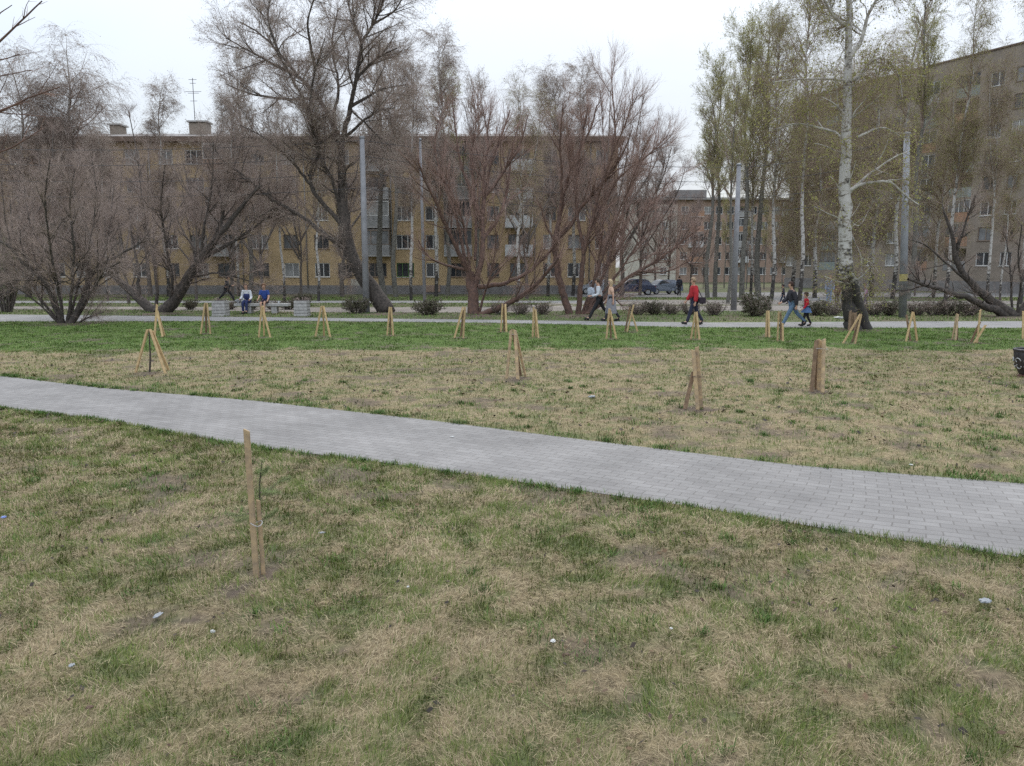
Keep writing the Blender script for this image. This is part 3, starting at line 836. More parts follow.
# --- leaning V-shaped maple left of the benches
hero('leaning_tree', 'bare dark tree with two thick leaning trunks forming a V, left of the bench', 'tree', (160, 312),
     [([(160, 314), (168, 308), (178, 295), (190, 275), (203, 255), (222, 232), (245, 202), (262, 185)], .34, .05),
      ([(157, 314), (150, 308), (140, 300), (125, 286), (108, 270), (95, 250), (85, 225)], .28, .05),
      ([(196, 264), (215, 236), (226, 205), (230, 180), (240, 150)], .13, .03),
      ([(205, 257), (235, 240), (270, 215), (290, 192)], .11, .025),
      ([(195, 270), (196, 252), (188, 240), (181, 228), (176, 215)], .09, .03),
      ([(199, 262), (205, 225), (212, 182), (213, 142)], .09, .02),
      ([(139, 300), (138, 270), (133, 240), (128, 205)], .10, .025),
      ([(156, 313), (157, 290), (154, 262), (148, 230), (141, 190), (138, 160)], .09, .02),
      ([(168, 308), (172, 282), (167, 250), (161, 205), (165, 165)], .10, .02),
      ([(188, 279), (215, 273), (240, 278), (265, 287)], .07, .02),
      ([(222, 232), (220, 195), (205, 160)], .06, .02),
      ([(118, 280), (112, 250), (108, 215), (112, 180)], .07, .02)],
     'bark_dark', 'twig_grey',
     D(2.94, (.8, 2.4), (25, 60), .18, .13, 7, t0=.3, rmin=.010, rmax=.04),
     D(8.55, (.6, 1.8), (20, 55), .14, .14, 6, t0=.2, rmin=.0042, rmax=.010),
     D(13.61, (.25, .85), (15, 55), .12, .16, 4, t0=.1, rmin=.0026, rmax=.0036), seed=12)

# --- the large leaning tree left of centre
hero('leaning_tree', 'tallest bare tree, its thick dark trunk leaning left from the concrete pole and forking high', 'tree', (386, 312),
     [([(387, 314), (384, 307), (372, 290), (358, 268), (349, 250), (345, 225), (343, 195), (342, 165), (341, 142)], .45, .17),
      ([(341, 143), (330, 118), (318, 98), (300, 78), (278, 52), (262, 35), (240, 22)], .14, .03),
      ([(341, 143), (350, 110), (356, 80), (362, 45), (378, 15), (388, -14)], .14, .04),
      ([(344, 238), (338, 220), (314, 192), (311, 170), (319, 152), (316, 125), (302, 97), (286, 68), (270, 40)], .125, .03),
      ([(344, 215), (340, 206), (332, 181), (319, 152), (310, 120), (313, 80), (325, 38)], .10, .025),
      ([(347, 249), (325, 235), (300, 215), (275, 202), (255, 185), (236, 170)], .14, .05),
      ([(342, 140), (362, 122), (378, 111), (395, 108)], .09, .025),
      ([(356, 80), (375, 60), (397, 48)], .08, .025),
      ([(350, 107), (380, 90), (408, 84)], .09, .025),
      ([(300, 78), (262, 58), (226, 38)], .09, .025),
      ([(318, 98), (290, 99), (252, 94), (226, 84)], .09, .025),
      ([(316, 70), (308, 25), (318, -14)], .08, .025),
      ([(362, 45), (350, 10), (344, -25)], .08, .025),
      ([(333, 125), (338, 85), (332, 45), (338, 8)], .09, .025),
      ([(280, 55), (268, 20), (272, -8)], .07, .025),
      ([(372, 25), (395, 10), (408, -15)], .06, .02),
      ([(314, 190), (295, 165), (268, 140), (240, 125)], .08, .02),
      ([(349, 108), (372, 130), (392, 148)], .06, .02),
      ([(236, 170), (222, 160), (214, 146)], .06, .02)],
     'bark_dark', 'twig_grey',
     D(3.60, (1.3, 3.4), (25, 65), .10, .14, 7, t0=.3, rmin=.011, rmax=.05),
     D(9.74, (.8, 2.1), (20, 60), .04, .15, 6, t0=.25, rmin=.0042, rmax=.010),
     D(16.73, (.3, 1.0), (15, 60), .02, .18, 4, t0=.2, rmin=.0026, rmax=.0036), leaf=(42000, .042, 'leaf_grey'), seed=13)

# --- red-brown many-stemmed willows in the middle
hero('willow_tree', 'red brown bare willow with many upright stems and two low limbs arching right, centre', 'tree', (475, 314),
     [([(474, 316), (473, 300), (471, 286), (470, 272)], .30, .2),
      ([(470, 274), (461, 257), (450, 235), (437, 205), (425, 180), (418, 160)], .13, .03),
      ([(473, 292), (481, 262), (483, 235), (482, 215), (486, 190), (492, 160), (500, 140), (510, 110)], .16, .03),
      ([(482, 222), (470, 190), (460, 160), (455, 125), (452, 100)], .09, .02),
      ([(483, 215), (484, 172), (488, 140), (482, 105)], .09, .02),
      ([(478, 287), (505, 283), (525, 274), (540, 262), (556, 245)], .12, .05),
      ([(480, 315), (495, 310), (508, 303), (528, 292), (545, 275), (558, 258)], .16, .06),
      ([(469, 270), (450, 266), (430, 258), (418, 240)], .08, .025),
      ([(466, 266), (458, 225), (445, 185), (435, 150), (438, 120)], .09, .02),
      ([(472, 290), (468, 250), (461, 215), (450, 190), (440, 175)], .09, .02),
      ([(486, 195), (505, 170), (520, 145), (528, 115)], .08, .02),
      ([(483, 240), (500, 215), (508, 185), (512, 150), (520, 120)], .09, .02),
      ([(475, 260), (476, 215), (472, 160), (476, 120), (472, 92)], .08, .02),
      ([(479, 312), (484, 295), (492, 270), (496, 240), (494, 205)], .07, .02)],
     'bark_red', 'twig_red',
     D(2.68, (.9, 2.6), (15, 45), .22, .09, 7, t0=.25, rmin=.009, rmax=.032),
     D(4.83, (.6, 1.8), (15, 40), .22, .09, 6, t0=.12, rmin=.0042, rmax=.010),
     D(7.40, (.3, 1.0), (12, 40), .2, .11, 4, t0=.1, rmin=.0026, rmax=.0036), seed=14)

hero('willow_tree', 'red brown willow fanning out widely behind the walking couple, one long limb reaching right', 'tree', (578, 314),
     [([(570, 316), (566, 303), (562, 290), (557, 264), (555, 240), (560, 215), (565, 190), (575, 160), (590, 130), (597, 105)], .19, .03),
      ([(578, 316), (581, 285), (584, 255), (590, 230), (600, 190), (612, 155), (625, 125), (633, 100)], .14, .02),
      ([(582, 315), (592, 285), (599, 262), (603, 225), (605, 180), (603, 130), (600, 90)], .07, .015),
      ([(586, 315), (600, 285), (612, 250), (625, 205), (640, 165), (655, 125)], .09, .015),
      ([(585, 316), (610, 293), (632, 275), (655, 262), (680, 243), (700, 228)], .12, .035),
      ([(638, 271), (665, 272), (688, 262)], .05, .02),
      ([(555, 242), (546, 225), (540, 203)], .06, .02),
      ([(556, 240), (570, 226), (582, 207), (600, 185), (620, 160), (632, 130)], .12, .02),
      ([(559, 218), (562, 182), (560, 142), (563, 108)], .09, .02),
      ([(584, 256), (576, 200), (580, 150), (588, 108)], .09, .02),
      ([(590, 232), (606, 200), (622, 175), (648, 155), (668, 135)], .09, .02),
      ([(584, 315), (598, 270), (618, 215), (632, 180), (648, 140)], .07, .015),
      ([(583, 316), (605, 272), (630, 232), (655, 200), (676, 172)], .07, .015),
      ([(612, 156), (615, 125), (612, 85), (614, 66)], .06, .015),
      ([(586, 316), (612, 300), (622, 306)], .05, .02),
      ([(587, 314), (620, 270), (645, 235), (672, 215)], .08, .02)],
     'bark_red', 'twig_red',
     D(2.83, (.9, 2.6), (14, 42), .2, .09, 7, t0=.25, rmin=.009, rmax=.032),
     D(5.80, (.6, 1.8), (14, 40), .2, .09, 6, t0=.12, rmin=.0042, rmax=.010),
     D(8.98, (.3, 1.0), (12, 40), .18, .11, 4, t0=.1, rmin=.0026, rmax=.0036), seed=15)

# --- leaning dark willow at the right edge
hero('leaning_tree', 'dark bare willow with thick limbs leaning low to the left over the verge, right edge', 'tree', (1014, 316),
     [([(1013, 317), (1003, 309), (990, 300), (975, 287), (962, 272), (955, 255), (953, 240), (944, 212)], .27, .05),
      ([(1009, 318), (997, 311), (985, 306), (965, 297), (945, 290), (925, 285), (908, 279)], .21, .05),
      ([(1018, 317), (1030, 300), (1047, 278), (1060, 250)], .24, .08),
      ([(1013, 316), (1011, 285), (1009, 258), (1004, 225)], .06, .02),
      ([(1016, 316), (1021, 285), (1018, 258), (1022, 225)], .06, .02),
      ([(955, 293), (942, 302), (935, 305)], .04, .015),
      ([(970, 283), (945, 262), (925, 245), (905, 238)], .07, .02),
      ([(925, 285), (905, 290), (888, 289)], .05, .02),
      ([(955, 258), (965, 225), (975, 195)], .07, .02)],
     'bark_dark', 'twig_brown',
     D(2.52, (.6, 1.9), (25, 60), .16, .13, 7, t0=.3, rmin=.009, rmax=.03),
     D(5.24, (.4, 1.2), (20, 55), .12, .14, 6, t0=.12, rmin=.0042, rmax=.010),
     D(10.24, (.25, .7), (15, 55), .1, .16, 4, t0=.1, rmin=.0026, rmax=.0036), seed=16)

# --- the big old birch
hero('birch_tree', 'large old birch with white trunk, black rugged foot and crooked pale side limbs', 'tree', (856, 329),
     [([(854, 331), (852, 318), (849, 295), (846, 262), (845, 200), (847, 130), (848, 60), (850, 0), (853, -60), (850, -120)], .30, .045),
      ([(867, 331), (862, 315), (856, 292), (850, 268)], .20, .10),
      ([(846, 150), (838, 134), (820, 128), (797, 124), (770, 131)], .06, .02),
      ([(849, 80), (858, 78), (866, 65), (880, 58), (893, 65), (900, 80), (902, 97)], .075, .02),
      ([(850, 58), (862, 38), (868, 15), (882, -8)], .09, .03),
      ([(846, 197), (858, 184), (872, 172), (895, 157), (908, 152)], .07, .02),
      ([(847, 192), (862, 184), (875, 182), (890, 182), (905, 195), (919, 205)], .07, .022),
      ([(858, 137), (872, 130), (885, 128), (902, 137)], .05, .018),
      ([(846, 118), (836, 105), (822, 97)], .05, .018),
      ([(846, 225), (856, 245), (861, 258), (862, 285)], .035, .015),
      ([(846, 215), (858, 226), (868, 212), (874, 200)], .03, .012),
      ([(848, 82), (832, 79), (800, 79), (774, 82)], .05, .018),
      ([(850, 30), (830, 10), (815, -20)], .08, .02),
      ([(850, 0), (870, -30), (880, -60)], .07, .02),
      ([(851, -25), (825, -50), (815, -80)], .07, .02)],
     'bark_birch_old', 'twig_birch',
     D(3.21, (.8, 2.4), (35, 75), .02, .13, 7, t0=.35, rmin=.008, rmax=.03),
     D(5.92, (.6, 1.6), (25, 65), -.12, .13, 6, t0=.15, rmin=.0042, rmax=.010),
     D(15.08, (.4, 1.2), (20, 60), -.35, .12, 5, t0=.1, rmin=.0026, rmax=.0036), leaf=(15000, .05, 'leaf_olive', .04), seed=17, limb_from=2, limbm='limb_white', sides=14, spread=.5)

# --- twigs of a tree that stands just outside the frame at the left
hero('bare_tree', 'near tree outside the frame whose thin reddish twigs reach into the upper left corner', 'tree', (-330, 420),
     [([(-330, 420), (-326, 300), (-318, 150), (-306, 0), (-300, -200)], .13, .06),
      ([(-316, 130), (-200, 100), (-90, 78), (-12, 50), (20, 22), (42, 1)], .05, .007),
      ([(-322, 210), (-180, 170), (-60, 128), (0, 111), (28, 98), (60, 87)], .05, .006),
      ([(-322, 250), (-190, 205), (-60, 170), (0, 152), (24, 140), (40, 130)], .045, .005),
      ([(-30, 62), (0, 60), (20, 54)], .012, .004),
      ([(-40, 82), (5, 75), (31, 70)], .012, .004),
      ([(-20, 50), (-4, 18), (12, 5)], .012, .004)],
     'bark_red', 'twig_red',
     D(1.40, (.3, .9), (25, 50), .1, .08, 6, t0=.5, rmin=.004, rmax=.008),
     D(2.72, (.12, .4), (30, 60), .1, .1, 5, t0=.3, rmin=.003, rmax=.004),
     D(4.00, (.05, .2), (30, 60), .1, .1, 4, t0=.2, rmin=.002, rmax=.003), seed=18, Y=8.2, spread=.15)

# ------------------------------------------------------------------ background trees: a few grown kinds, then copies
def grown(kind, seed, h=18.0, dens=1.0):
    g = np.random.default_rng(seed)
    trunk, twigs = [], []
    def stem(pts, r0, r1, K=16):
        p_, r_ = resample(pts, np.linspace(r0, r1, len(pts)), K); return p_, r_
    w = lambda a: g.normal(0, a)
    stems = []
    if kind in ('birch', 'birch_fork', 'weeping'):
        r0 = .15 if kind != 'weeping' else .19
        pts = [(0, 0, -.1)] + [(w(.12) + .1 * k, w(.12), h * (k + 1) / 7) for k in range(6)] + [(w(.3), w(.3), h)]
        stems.append(stem(pts, r0, .02))
        if kind == 'birch_fork':
            z = h * .42; stems.append(stem([(.1, 0, z), (.6, .1, z + 1.6), (1.4, .2, z + 4), (1.9, .2, z + 7), (2.1, .1, h * .93)], .09, .015))
        PP = np.array([s[0] for s in stems]); RR = np.array([s[1] for s in stems])
        if kind == 'weeping':
            p1, r1 = grow(PP, RR, 4.6, (2.2, 5.2), (30, 65), .12, .09, 9, t0=.16, fall=.55, rmin=.014, rmax=.05, g=g)
            p2, r2 = grow(p1, r1, 4.3, (1.0, 2.6), (25, 70), -.35, .12, 7, t0=.2, rmin=.0055, rmax=.012, g=g)
            p3, r3 = grow(p2, r2, 10 * dens, (.9, 2.6), (20, 70), -1.1, .07, 5, t0=.15, rmin=.0042, rmax=.0052, g=g, maxn=30000)
        else:
            p1, r1 = grow(PP, RR, 4.2, (1.6, 4.4), (25, 55), .22, .10, 9, t0=.3, fall=.6, rmin=.012, rmax=.04, g=g)
            p2, r2 = grow(p1, r1, 6.5, (.7, 1.9), (25, 60), .0, .13, 6, t0=.2, rmin=.0055, rmax=.011, g=g)
            p3, r3 = grow(p2, r2, 15 * dens, (.5, 1.5), (20, 60), -.55, .1, 4, t0=.15, rmin=.0038, rmax=.0048, g=g, maxn=24000)
        bark, twig = 'bark_birch', 'twig_birch'
    elif kind == 'poplar':
        pts = [(0, 0, -.1)] + [(w(.15), w(.15), h * (k + 1) / 7) for k in range(6)] + [(w(.3), w(.3), h)]
        stems.append(stem(pts, .21, .025))
        PP = np.array([s[0] for s in stems]); RR = np.array([s[1] for s in stems])
        p1, r1 = grow(PP, RR, 4.0, (2.0, 5.0), (25, 55), .30, .08, 9, t0=.46, fall=.55, rmin=.014, rmax=.05, g=g)
        p2, r2 = grow(p1, r1, 5, (.8, 2.0), (20, 50), .22, .12, 6, t0=.2, rmin=.006, rmax=.013, g=g)
        p3, r3 = grow(p2, r2, 10, (.4, 1.2), (20, 55), .12, .14, 4, t0=.15, rmin=.004, rmax=.005, g=g, maxn=24000)
        bark, twig = 'bark_poplar', 'twig_grey'
    else:   # round-headed maple
        z = h * .28
        stems.append(stem([(0, 0, -.1), (w(.1), w(.1), z * .5), (w(.2), w(.2), z), (w(.4), w(.4), h * .6), (w(.6), w(.6), h)], .2, .03))
        for k in range(6):
            a = k * 1.05 + w(.3); q = g.uniform(.2, .34) * h; l = h * g.uniform(.4, .55)
            stems.append(stem([(0, 0, q), (math.cos(a) * l * .25, math.sin(a) * l * .25, q + l * .35), (math.cos(a) * l * .5, math.sin(a) * l * .5, q + l * .75), (math.cos(a) * l * .62, math.sin(a) * l * .62, q + l * 1.1)], .11, .02))
        PP = np.array([s[0] for s in stems]); RR = np.array([s[1] for s in stems])
        p1, r1 = grow(PP, RR, 2.3, (1.0, 3.0), (25, 55), .2, .12, 8, t0=.3, rmin=.012, rmax=.04, g=g)
        p2, r2 = grow(p1, r1, 6.5, (.6, 1.7), (20, 55), .12, .14, 6, t0=.15, rmin=.0055, rmax=.012, g=g)
        p3, r3 = grow(p2, r2, 19, (.35, 1.1), (20, 55), .1, .15, 4, t0=.15, rmin=.0038, rmax=.0048, g=g, maxn=24000)
        bark, twig = 'bark_grey', 'twig_brown'
    for s in stems: trunk.append(tubes(s[0][None], s[1][None], 8))
    limb = None; twigs = [tubes(p1, r1, 5), tubes(p2, r2, 3), tubes(p3, r3, 3)]
    lv = {'weeping': (24000, .046, 'leaf_olive', .025), 'birch': (18000, .045, 'leaf_olive', .025), 'birch_fork': (9000, .045, 'leaf_olive', .025), 'poplar': (24000, .048, 'leaf_olive', .04)}.get(kind)
    return dict(p3=p3, trunk=trunk, limb=limb, limbm='bark_grey' if 'birch' in bark else bark, twigs=twigs, bark=bark, twig=twig, leaves=leaf_quads(p3, lv[0], lv[1], g, lv[3]) if lv else None, leafm=lv[2] if lv else None, h=h)

KIND_NAME = {'birch': 'birch_tree', 'birch_fork': 'birch_tree', 'weeping': 'weeping_birch', 'poplar': 'poplar_tree', 'maple': 'maple_tree'}
_PROTO = {}
def bg(kind, px, Y, top_y, label, group=None, rot=None, var=0, wide=1.0):
    """a tree standing at depth Y under picture column px whose tip reaches picture row top_y"""
    g0 = P(px, 290, Y); loc = (g0[0], Y, hgt(Y)); tip = P(px, top_y, Y)[2] - loc[2]; s = tip / 18.0
    rot = random.uniform(0, 6.28) if rot is None else rot
    if group == gA and kind in ('birch', 'weeping', 'poplar') and px != 447: var += 2
    k = (kind, var)
    if k not in _PROTO:
        d = grown(kind, 100 + (var % 2) * 17 + sum(map(ord, kind)), dens=1.7 if var > 1 else 1.0)
        if var > 1: d['leafm'] = 'leaf_grey'; d['twig'] = 'twig_grey'; d['leaves'] = leaf_quads(d['p3'], 44000 if kind == 'weeping' else 24000, .045, np.random.default_rng(9), .03)
        root = thing(KIND_NAME[kind], label, 'tree', loc, rot, group)
        finish_tree(root, d['trunk'], d['twigs'], d['bark'], d['twig'], d['leaves'], d['leafm'])
        _PROTO[k] = root; root.scale = (s * wide, s * wide, s)
    else:
        root = dup(_PROTO[k], loc, rot, (s * wide, s * wide, s), label, group)
        if group is None and 'group' in root: del root['group']
    return root

gA = 'trees in front of the tan apartment block'
bg('weeping', 28, 64, 62, 'tall weeping birch whose drooping crown tops the left roof end, leftmost dome', gA, var=0, wide=1.3)
bg('weeping', 88, 66, 50, 'tallest weeping birch over the left end of the tan block, right of the brick chimney', gA, var=1, wide=1.35)
bg('weeping', -25, 60, 78, 'weeping birch cut by the left frame edge in front of the tan block', gA, var=0)
bg('birch', 168, 68, 86, 'birch with a narrow top rising over the roof just left of the roof aerial', gA, var=0)
bg('birch', 238, 70, 92, 'birch behind the walker in black, top just right of the roof aerial', gA, var=1)
bg('birch', 107, 52, 132, 'slim birch with pale foot standing between the low shrub and the V trunked tree', gA, var=1, wide=.9)
bg('maple', 60, 50, 128, 'bare round headed maple behind the low spreading shrub', gA, var=0)
bg('maple', 196, 56, 150, 'bare maple with pale foot behind the left planter', gA, var=1)
bg('birch', 284, 54, 104, 'thin grey birch just behind the right sitter of the bench', gA, var=0, wide=.85)
bg('maple', 301, 62, 120, 'dark stemmed maple close to the tan wall left of the leaning trunk', gA, var=0, wide=.8)
bg('birch_fork', 318, 53, 96, 'white stemmed birch left of the leaning trunk, by the right planter', gA, var=0, wide=.9)
bg('poplar', 250, 74, 72, 'grey poplar behind the leaning tree crown, near the tan wall', gA, var=1)
bg('poplar', 396, 66, 60, 'grey poplar near the wall, left of the thin steel post', gA, var=0)
bg('birch', 411, 55, 58, 'tall slender birch immediately left of the thin steel post', gA, var=1, wide=.9)
bg('birch', 436, 68, 34, 'pale crowned birch rising highest just right of the tallest leaning tree', gA, var=0)
bg('poplar', 447, 73, 90, 'small olive topped poplar over the tan roof left of centre', gA, var=1, wide=1.0)
bg('birch_fork', 517, 50, 84, 'white forked birch between the two red brown willows', gA, var=0, rot=.15)
bg('maple', 527, 58, 92, 'dark maple standing just behind the forked white birch', gA, var=1, wide=.85)
bg('birch', 548, 66, 72, 'birch with a pale feathery top left of the fanning willow', gA, var=1)
bg('birch', 573, 70, 66, 'birch rising over the right roof end behind the fanning willow', gA, var=0)
bg('maple', 128, 47, 148, 'bare maple behind the left stem of the V trunked tree', gA, var=1)
bg('maple', 12, 46, 120, 'bare maple over the tall reddish bush at the left edge', gA, var=1, wide=1.1)
bg('maple', 150, 66, 112, 'bare maple close to the tan wall above the V trunked tree', gA, var=0, wide=1.2)
bg('maple', 232, 60, 118, 'bare maple behind the left sitter of the bench', gA, var=1, wide=1.1)
bg('maple', 342, 66, 92, 'bare maple close to the tan wall behind the tallest leaning trunk', gA, var=1, wide=1.1)
bg('maple', 262, 52, 150, 'small bare maple between the bench and the tallest leaning tree', gA, var=0)
bg('poplar', 384, 70, 48, 'grey poplar behind the right half of the tallest leaning crown', gA, var=0, wide=1.2)
bg('maple', 622, 66, 96, 'bare maple hiding the right end of the tan block', gA, var=1, wide=1.1)
bg('maple', 655, 100, 176, 'bare maple before the pale end bay, behind the long willow limb', None, var=0, wide=1.1)
bg('poplar', 480, 74, 84, 'bushy poplar behind the centre willow, its top over the roof', gA, var=0, wide=.8)
bg('maple', 606, 60, 88, 'bare maple behind the fanning willow, over the parked car', gA, var=0)
bg('maple', 640, 72, 118, 'bare maple at the right end of the tan block', gA, var=1)
gR = 'tall trees between the tan and the grey brown block'
bg('maple', 668, 90, 178, 'low bare maple before the pale end bay of the far red block', gR, var=0)
bg('maple', 690, 84, 196, 'low bare maple in front of the far red balconies', gR, var=1)
bg('poplar', 708, 62, 92, 'leftmost tall thin poplar of the clump, leaning slightly left', gR, var=0, wide=1.0)
bg('poplar', 715, 66, 72, 'second thin poplar of the clump, close behind the leftmost', gR, var=1, wide=.95)
bg('poplar', 728, 47, 80, 'dark stemmed poplar touching the left side of the leaning concrete pole', gR, var=0, wide=.8)
bg('poplar', 742, 60, 40, 'poplar with a high olive crown just right of the leaning concrete pole', gR, var=1, wide=1.0)
bg('birch', 751, 68, 52, 'slim birch in the clump behind the clipped dark bush', gR, var=0, wide=.8)
bg('poplar', 759, 64, 26, 'tallest poplar of the clump above the dark clipped bush', gR, var=0, wide=1.0)
bg('birch', 772, 58, 8, 'tall birch at the right end of the clump with a crown at the top edge', gR, var=1, wide=.85)
for q, (px, Y, ty) in enumerate([(703, 100, 232), (724, 104, 205), (733, 110, 228), (746, 100, 200), (754, 108, 225), (764, 98, 210), (774, 112, 228), (782, 104, 215), (794, 110, 205), (806, 106, 222)]):
    bg('poplar' if q % 2 else 'maple', px, Y, ty, 'small far grey tree in the row in front of the distant red block', 'far row of trees before the red block', var=q % 2, wide=.7)
gB = 'weeping trees in front of the grey brown block'
bg('weeping', 792, 70, 78, 'brown weeping birch hiding the far end of the grey brown block, leftmost', gB, var=1, wide=1.0)
bg('weeping', 815, 62, 66, 'brown weeping birch behind the woman and the child in red', gB, var=0, wide=1.0)
bg('weeping', 838, 74, 50, 'weeping birch showing directly left of the big white birch trunk', gB, var=1)
bg('weeping', 872, 66, 40, 'weeping birch between the big white birch and the banded grey post', gB, var=0)
bg('poplar', 908, 56, -30, 'tall dark poplar straight behind the banded grey post', gB, var=1, wide=.75)
bg('birch', 893, 60, 20, 'pale stemmed birch just left of the banded grey post', gB, var=0)
bg('weeping', 934, 62, 70, 'olive weeping birch just right of the banded grey post', gB, var=1, wide=.8)
bg('birch', 800, 54, -40, 'tall birch left of the big white birch with crown beyond the top edge', gB, var=1, wide=.8)
bg('birch', 946, 52, -10, 'thin olive birch in front of the loggias of the grey brown block', gB, var=0, wide=.8)
bg('birch_fork', 988, 50, 60, 'forked white birch behind the dark leaning willow at right', gB, var=0, wide=.8, rot=3.4)
bg('birch', 1001, 52, 128, 'short white birch close right of the forked white birch', gB, var=1, wide=.8)
bg('birch', 1022, 46, -60, 'thin birch crossing the upper right corner in front of the block', gB, var=1, wide=.7)
bg('maple', 1040, 56, 180, 'bare brown maple at the right edge behind the willow', gB, var=0)
bg('maple', 915, 70, 200, 'low bare maple behind the clipped hedge right of the banded post', gB, var=1)

# ------------------------------------------------------------------ bushes
def bush_mesh(seed, w, d, h, nst, leaves):
    g = np.random.default_rng(seed)
    st = []
    for k in range(nst):
        x0, y0 = g.uniform(-.3, .3) * w, g.uniform(-.3, .3) * d
        x1, y1 = x0 * 1.55 + g.normal(0, .06), y0 * 1.55 + g.normal(0, .06)
        z1 = h * g.uniform(.7, 1.05) * (1 - .35 * (abs(x1) / w) ** 2)
        st.append(resample([(x0 * .4, y0 * .4, -.03), ((x0 + x1) / 2 + g.normal(0, .04), (y0 + y1) / 2, z1 * .5), (x1, y1, z1)], [.016, .011, .005], 8))
    p, r = np.array([s[0] for s in st]), np.array([s[1] for s in st])
    p2, r2 = grow(p, r, 12, (.1, .35), (25, 70), .15, .15, 4, t0=.15, fall=.2, rmin=.005, rmax=.007, g=g)
    p3, r3 = grow(p2, r2, 12, (.06, .2), (25, 70), .1, .15, 3, t0=.1, fall=.2, rmin=.004, rmax=.005, g=g)
    return [tubes(p, r, 5)], [tubes(p2, r2, 3), tubes(p3, r3, 3)], leaf_quads(p3, leaves, .05, g, .03)
_BUSH = {}
def bush(px, py, w, h, label, group, var=0, name='clipped_bush', rot=None, leafm='leaf_bush'):
    b = G(px, py); s = (w / 1.2, w / 1.2, h / .7)
    if var not in _BUSH:
        root = thing(name, label, 'bush', b, random.uniform(0, 6), group)
        st, tw, lv = bush_mesh(300 + var, 1.2, 1.0, .7, 46, 2600 if var < 2 else 500)
        v, f = cat(st); link('stems', np_mesh('stems', v, f), M['bark_grey'], root)
        v, f = cat(tw); link('twigs', np_mesh('twigs', v, f), M['twig_brown'], root)
        link('foliage', np_mesh('foliage', *lv), M[leafm], root)
        _BUSH[var] = root; root.scale = s
    else:
        dup(_BUSH[var], b, random.uniform(0, 6), s, label, group)
gH = 'bushes along the verge'
bush(357, 313, 1.1, .62, 'small dark bush beside the foot of the wide concrete pole', gH, 0)
bush(428, 314.5, 1.3, .6, 'small dark bush at the foot of the thin steel post', gH, 1)
bush(303, 306, 1.0, .6, 'dark bush behind the right planter', gH, 0)
bush(756, 316, 1.6, .85, 'large dark clipped bush right of the leaning concrete pole', gH, 1)
hb = 'low bare hedge of twiggy bushes'
for q, px in enumerate((500, 520, 541, 638, 655, 672, 690)):
    bush(px, 314.3 + .2 * (q % 2), 1.0, .5, ['twiggy low bush right of the centre willow foot', 'low bush halfway between the two red brown willows', 'low bush left of the fanning willow foot', 'low bush just right of the walking couple', 'dark thick low bush under the long willow limb', 'low bush left of the person in red', 'low bush behind the person in the red jacket'][q], hb, 2 if q != 4 else 1)
for q, px in enumerate((815, 832, 875, 888, 918, 934, 950, 968, 715)):
    bush(px, 315.3, 1.1, .56, ['low hedge bush right behind the child in red', 'low hedge bush just left of the big birch foot', 'low hedge bush just right of the big birch foot', 'low hedge bush left of the banded grey post', 'low hedge bush right of the banded grey post', 'low hedge bush under the tip of the fallen willow limb', 'low hedge bush below the middle of the leaning willow limb', 'low hedge bush close to the leaning willow foot', 'low bush left of the leaning concrete pole'][q], hb, 2 if q % 3 else 0)
for q, px in enumerate((190, 230, 252, 272, 289)):
    bush(px, 309.5, .8, .42, ['low bush left of the left planter', 'low bush behind the bench by the grey bag', 'low bush behind the bench between the sitters', 'low bush behind the bench under the cup', 'low bush behind the bench right end'][q], 'low bushes behind the bench', 2 if q % 2 else 0)
bush(6, 312, 1.9, 3.4, 'tall reddish brown twiggy bush at the left frame edge', None, 3, name='tall_bush')
# ------------------------------------------------------------------ stakes that hold the saplings
def stakes(label, base, legs, wood='wood_new', w=.055, t=.028, tie=None, dark=(), group='tripods of sawn stakes on the lawn', soil=True, seed=0):
    """legs: (bottom px, bottom py, top px, top py, lean toward the viewer at the bottom, lean at the top)"""
    g = random.Random(seed * 7 + 1)
    b = G(*base); root = thing('stake_tripod', label, 'tree stakes', b, 0, group)
    for q, (xb, yb, xt, yt, db, dt) in enumerate(legs):
        # foot on the ground where the photo shows it, head at its own depth
        a = P(xb, yb, b[1] + db); a[2] = -.04
        c = P(xt, yt, b[1] + dt)
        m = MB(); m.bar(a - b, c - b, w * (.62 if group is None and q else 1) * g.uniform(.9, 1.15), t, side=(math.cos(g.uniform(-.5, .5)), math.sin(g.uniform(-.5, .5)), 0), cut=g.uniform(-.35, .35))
        m.build('stake', M['wood_old' if q in dark else wood], root, bevel=.003)
    top = P(legs[0][2], legs[0][3], b[1]) - b
    if tie:
        z = P(base[0], tie[0], b[1])[2]; xa, xb_ = P(tie[1], tie[0], b[1])[0] - b[0], P(tie[2], tie[0], b[1])[0] - b[0]
        m = MB(); n = 14; c = (xa + xb_) / 2; r = (xb_ - xa) / 2
        pts = [(c + r * math.cos(6.2832 * k / n), .045 * math.sin(6.2832 * k / n) + (legs[0][4] + legs[0][5]) / 2, z + .01 * math.sin(12.566 * k / n)) for k in range(n + 1)]
        m.tube(pts, [.0035] * (n + 1), 5, cap=False); m.build('tie', M[tie[3]], root)
    return root

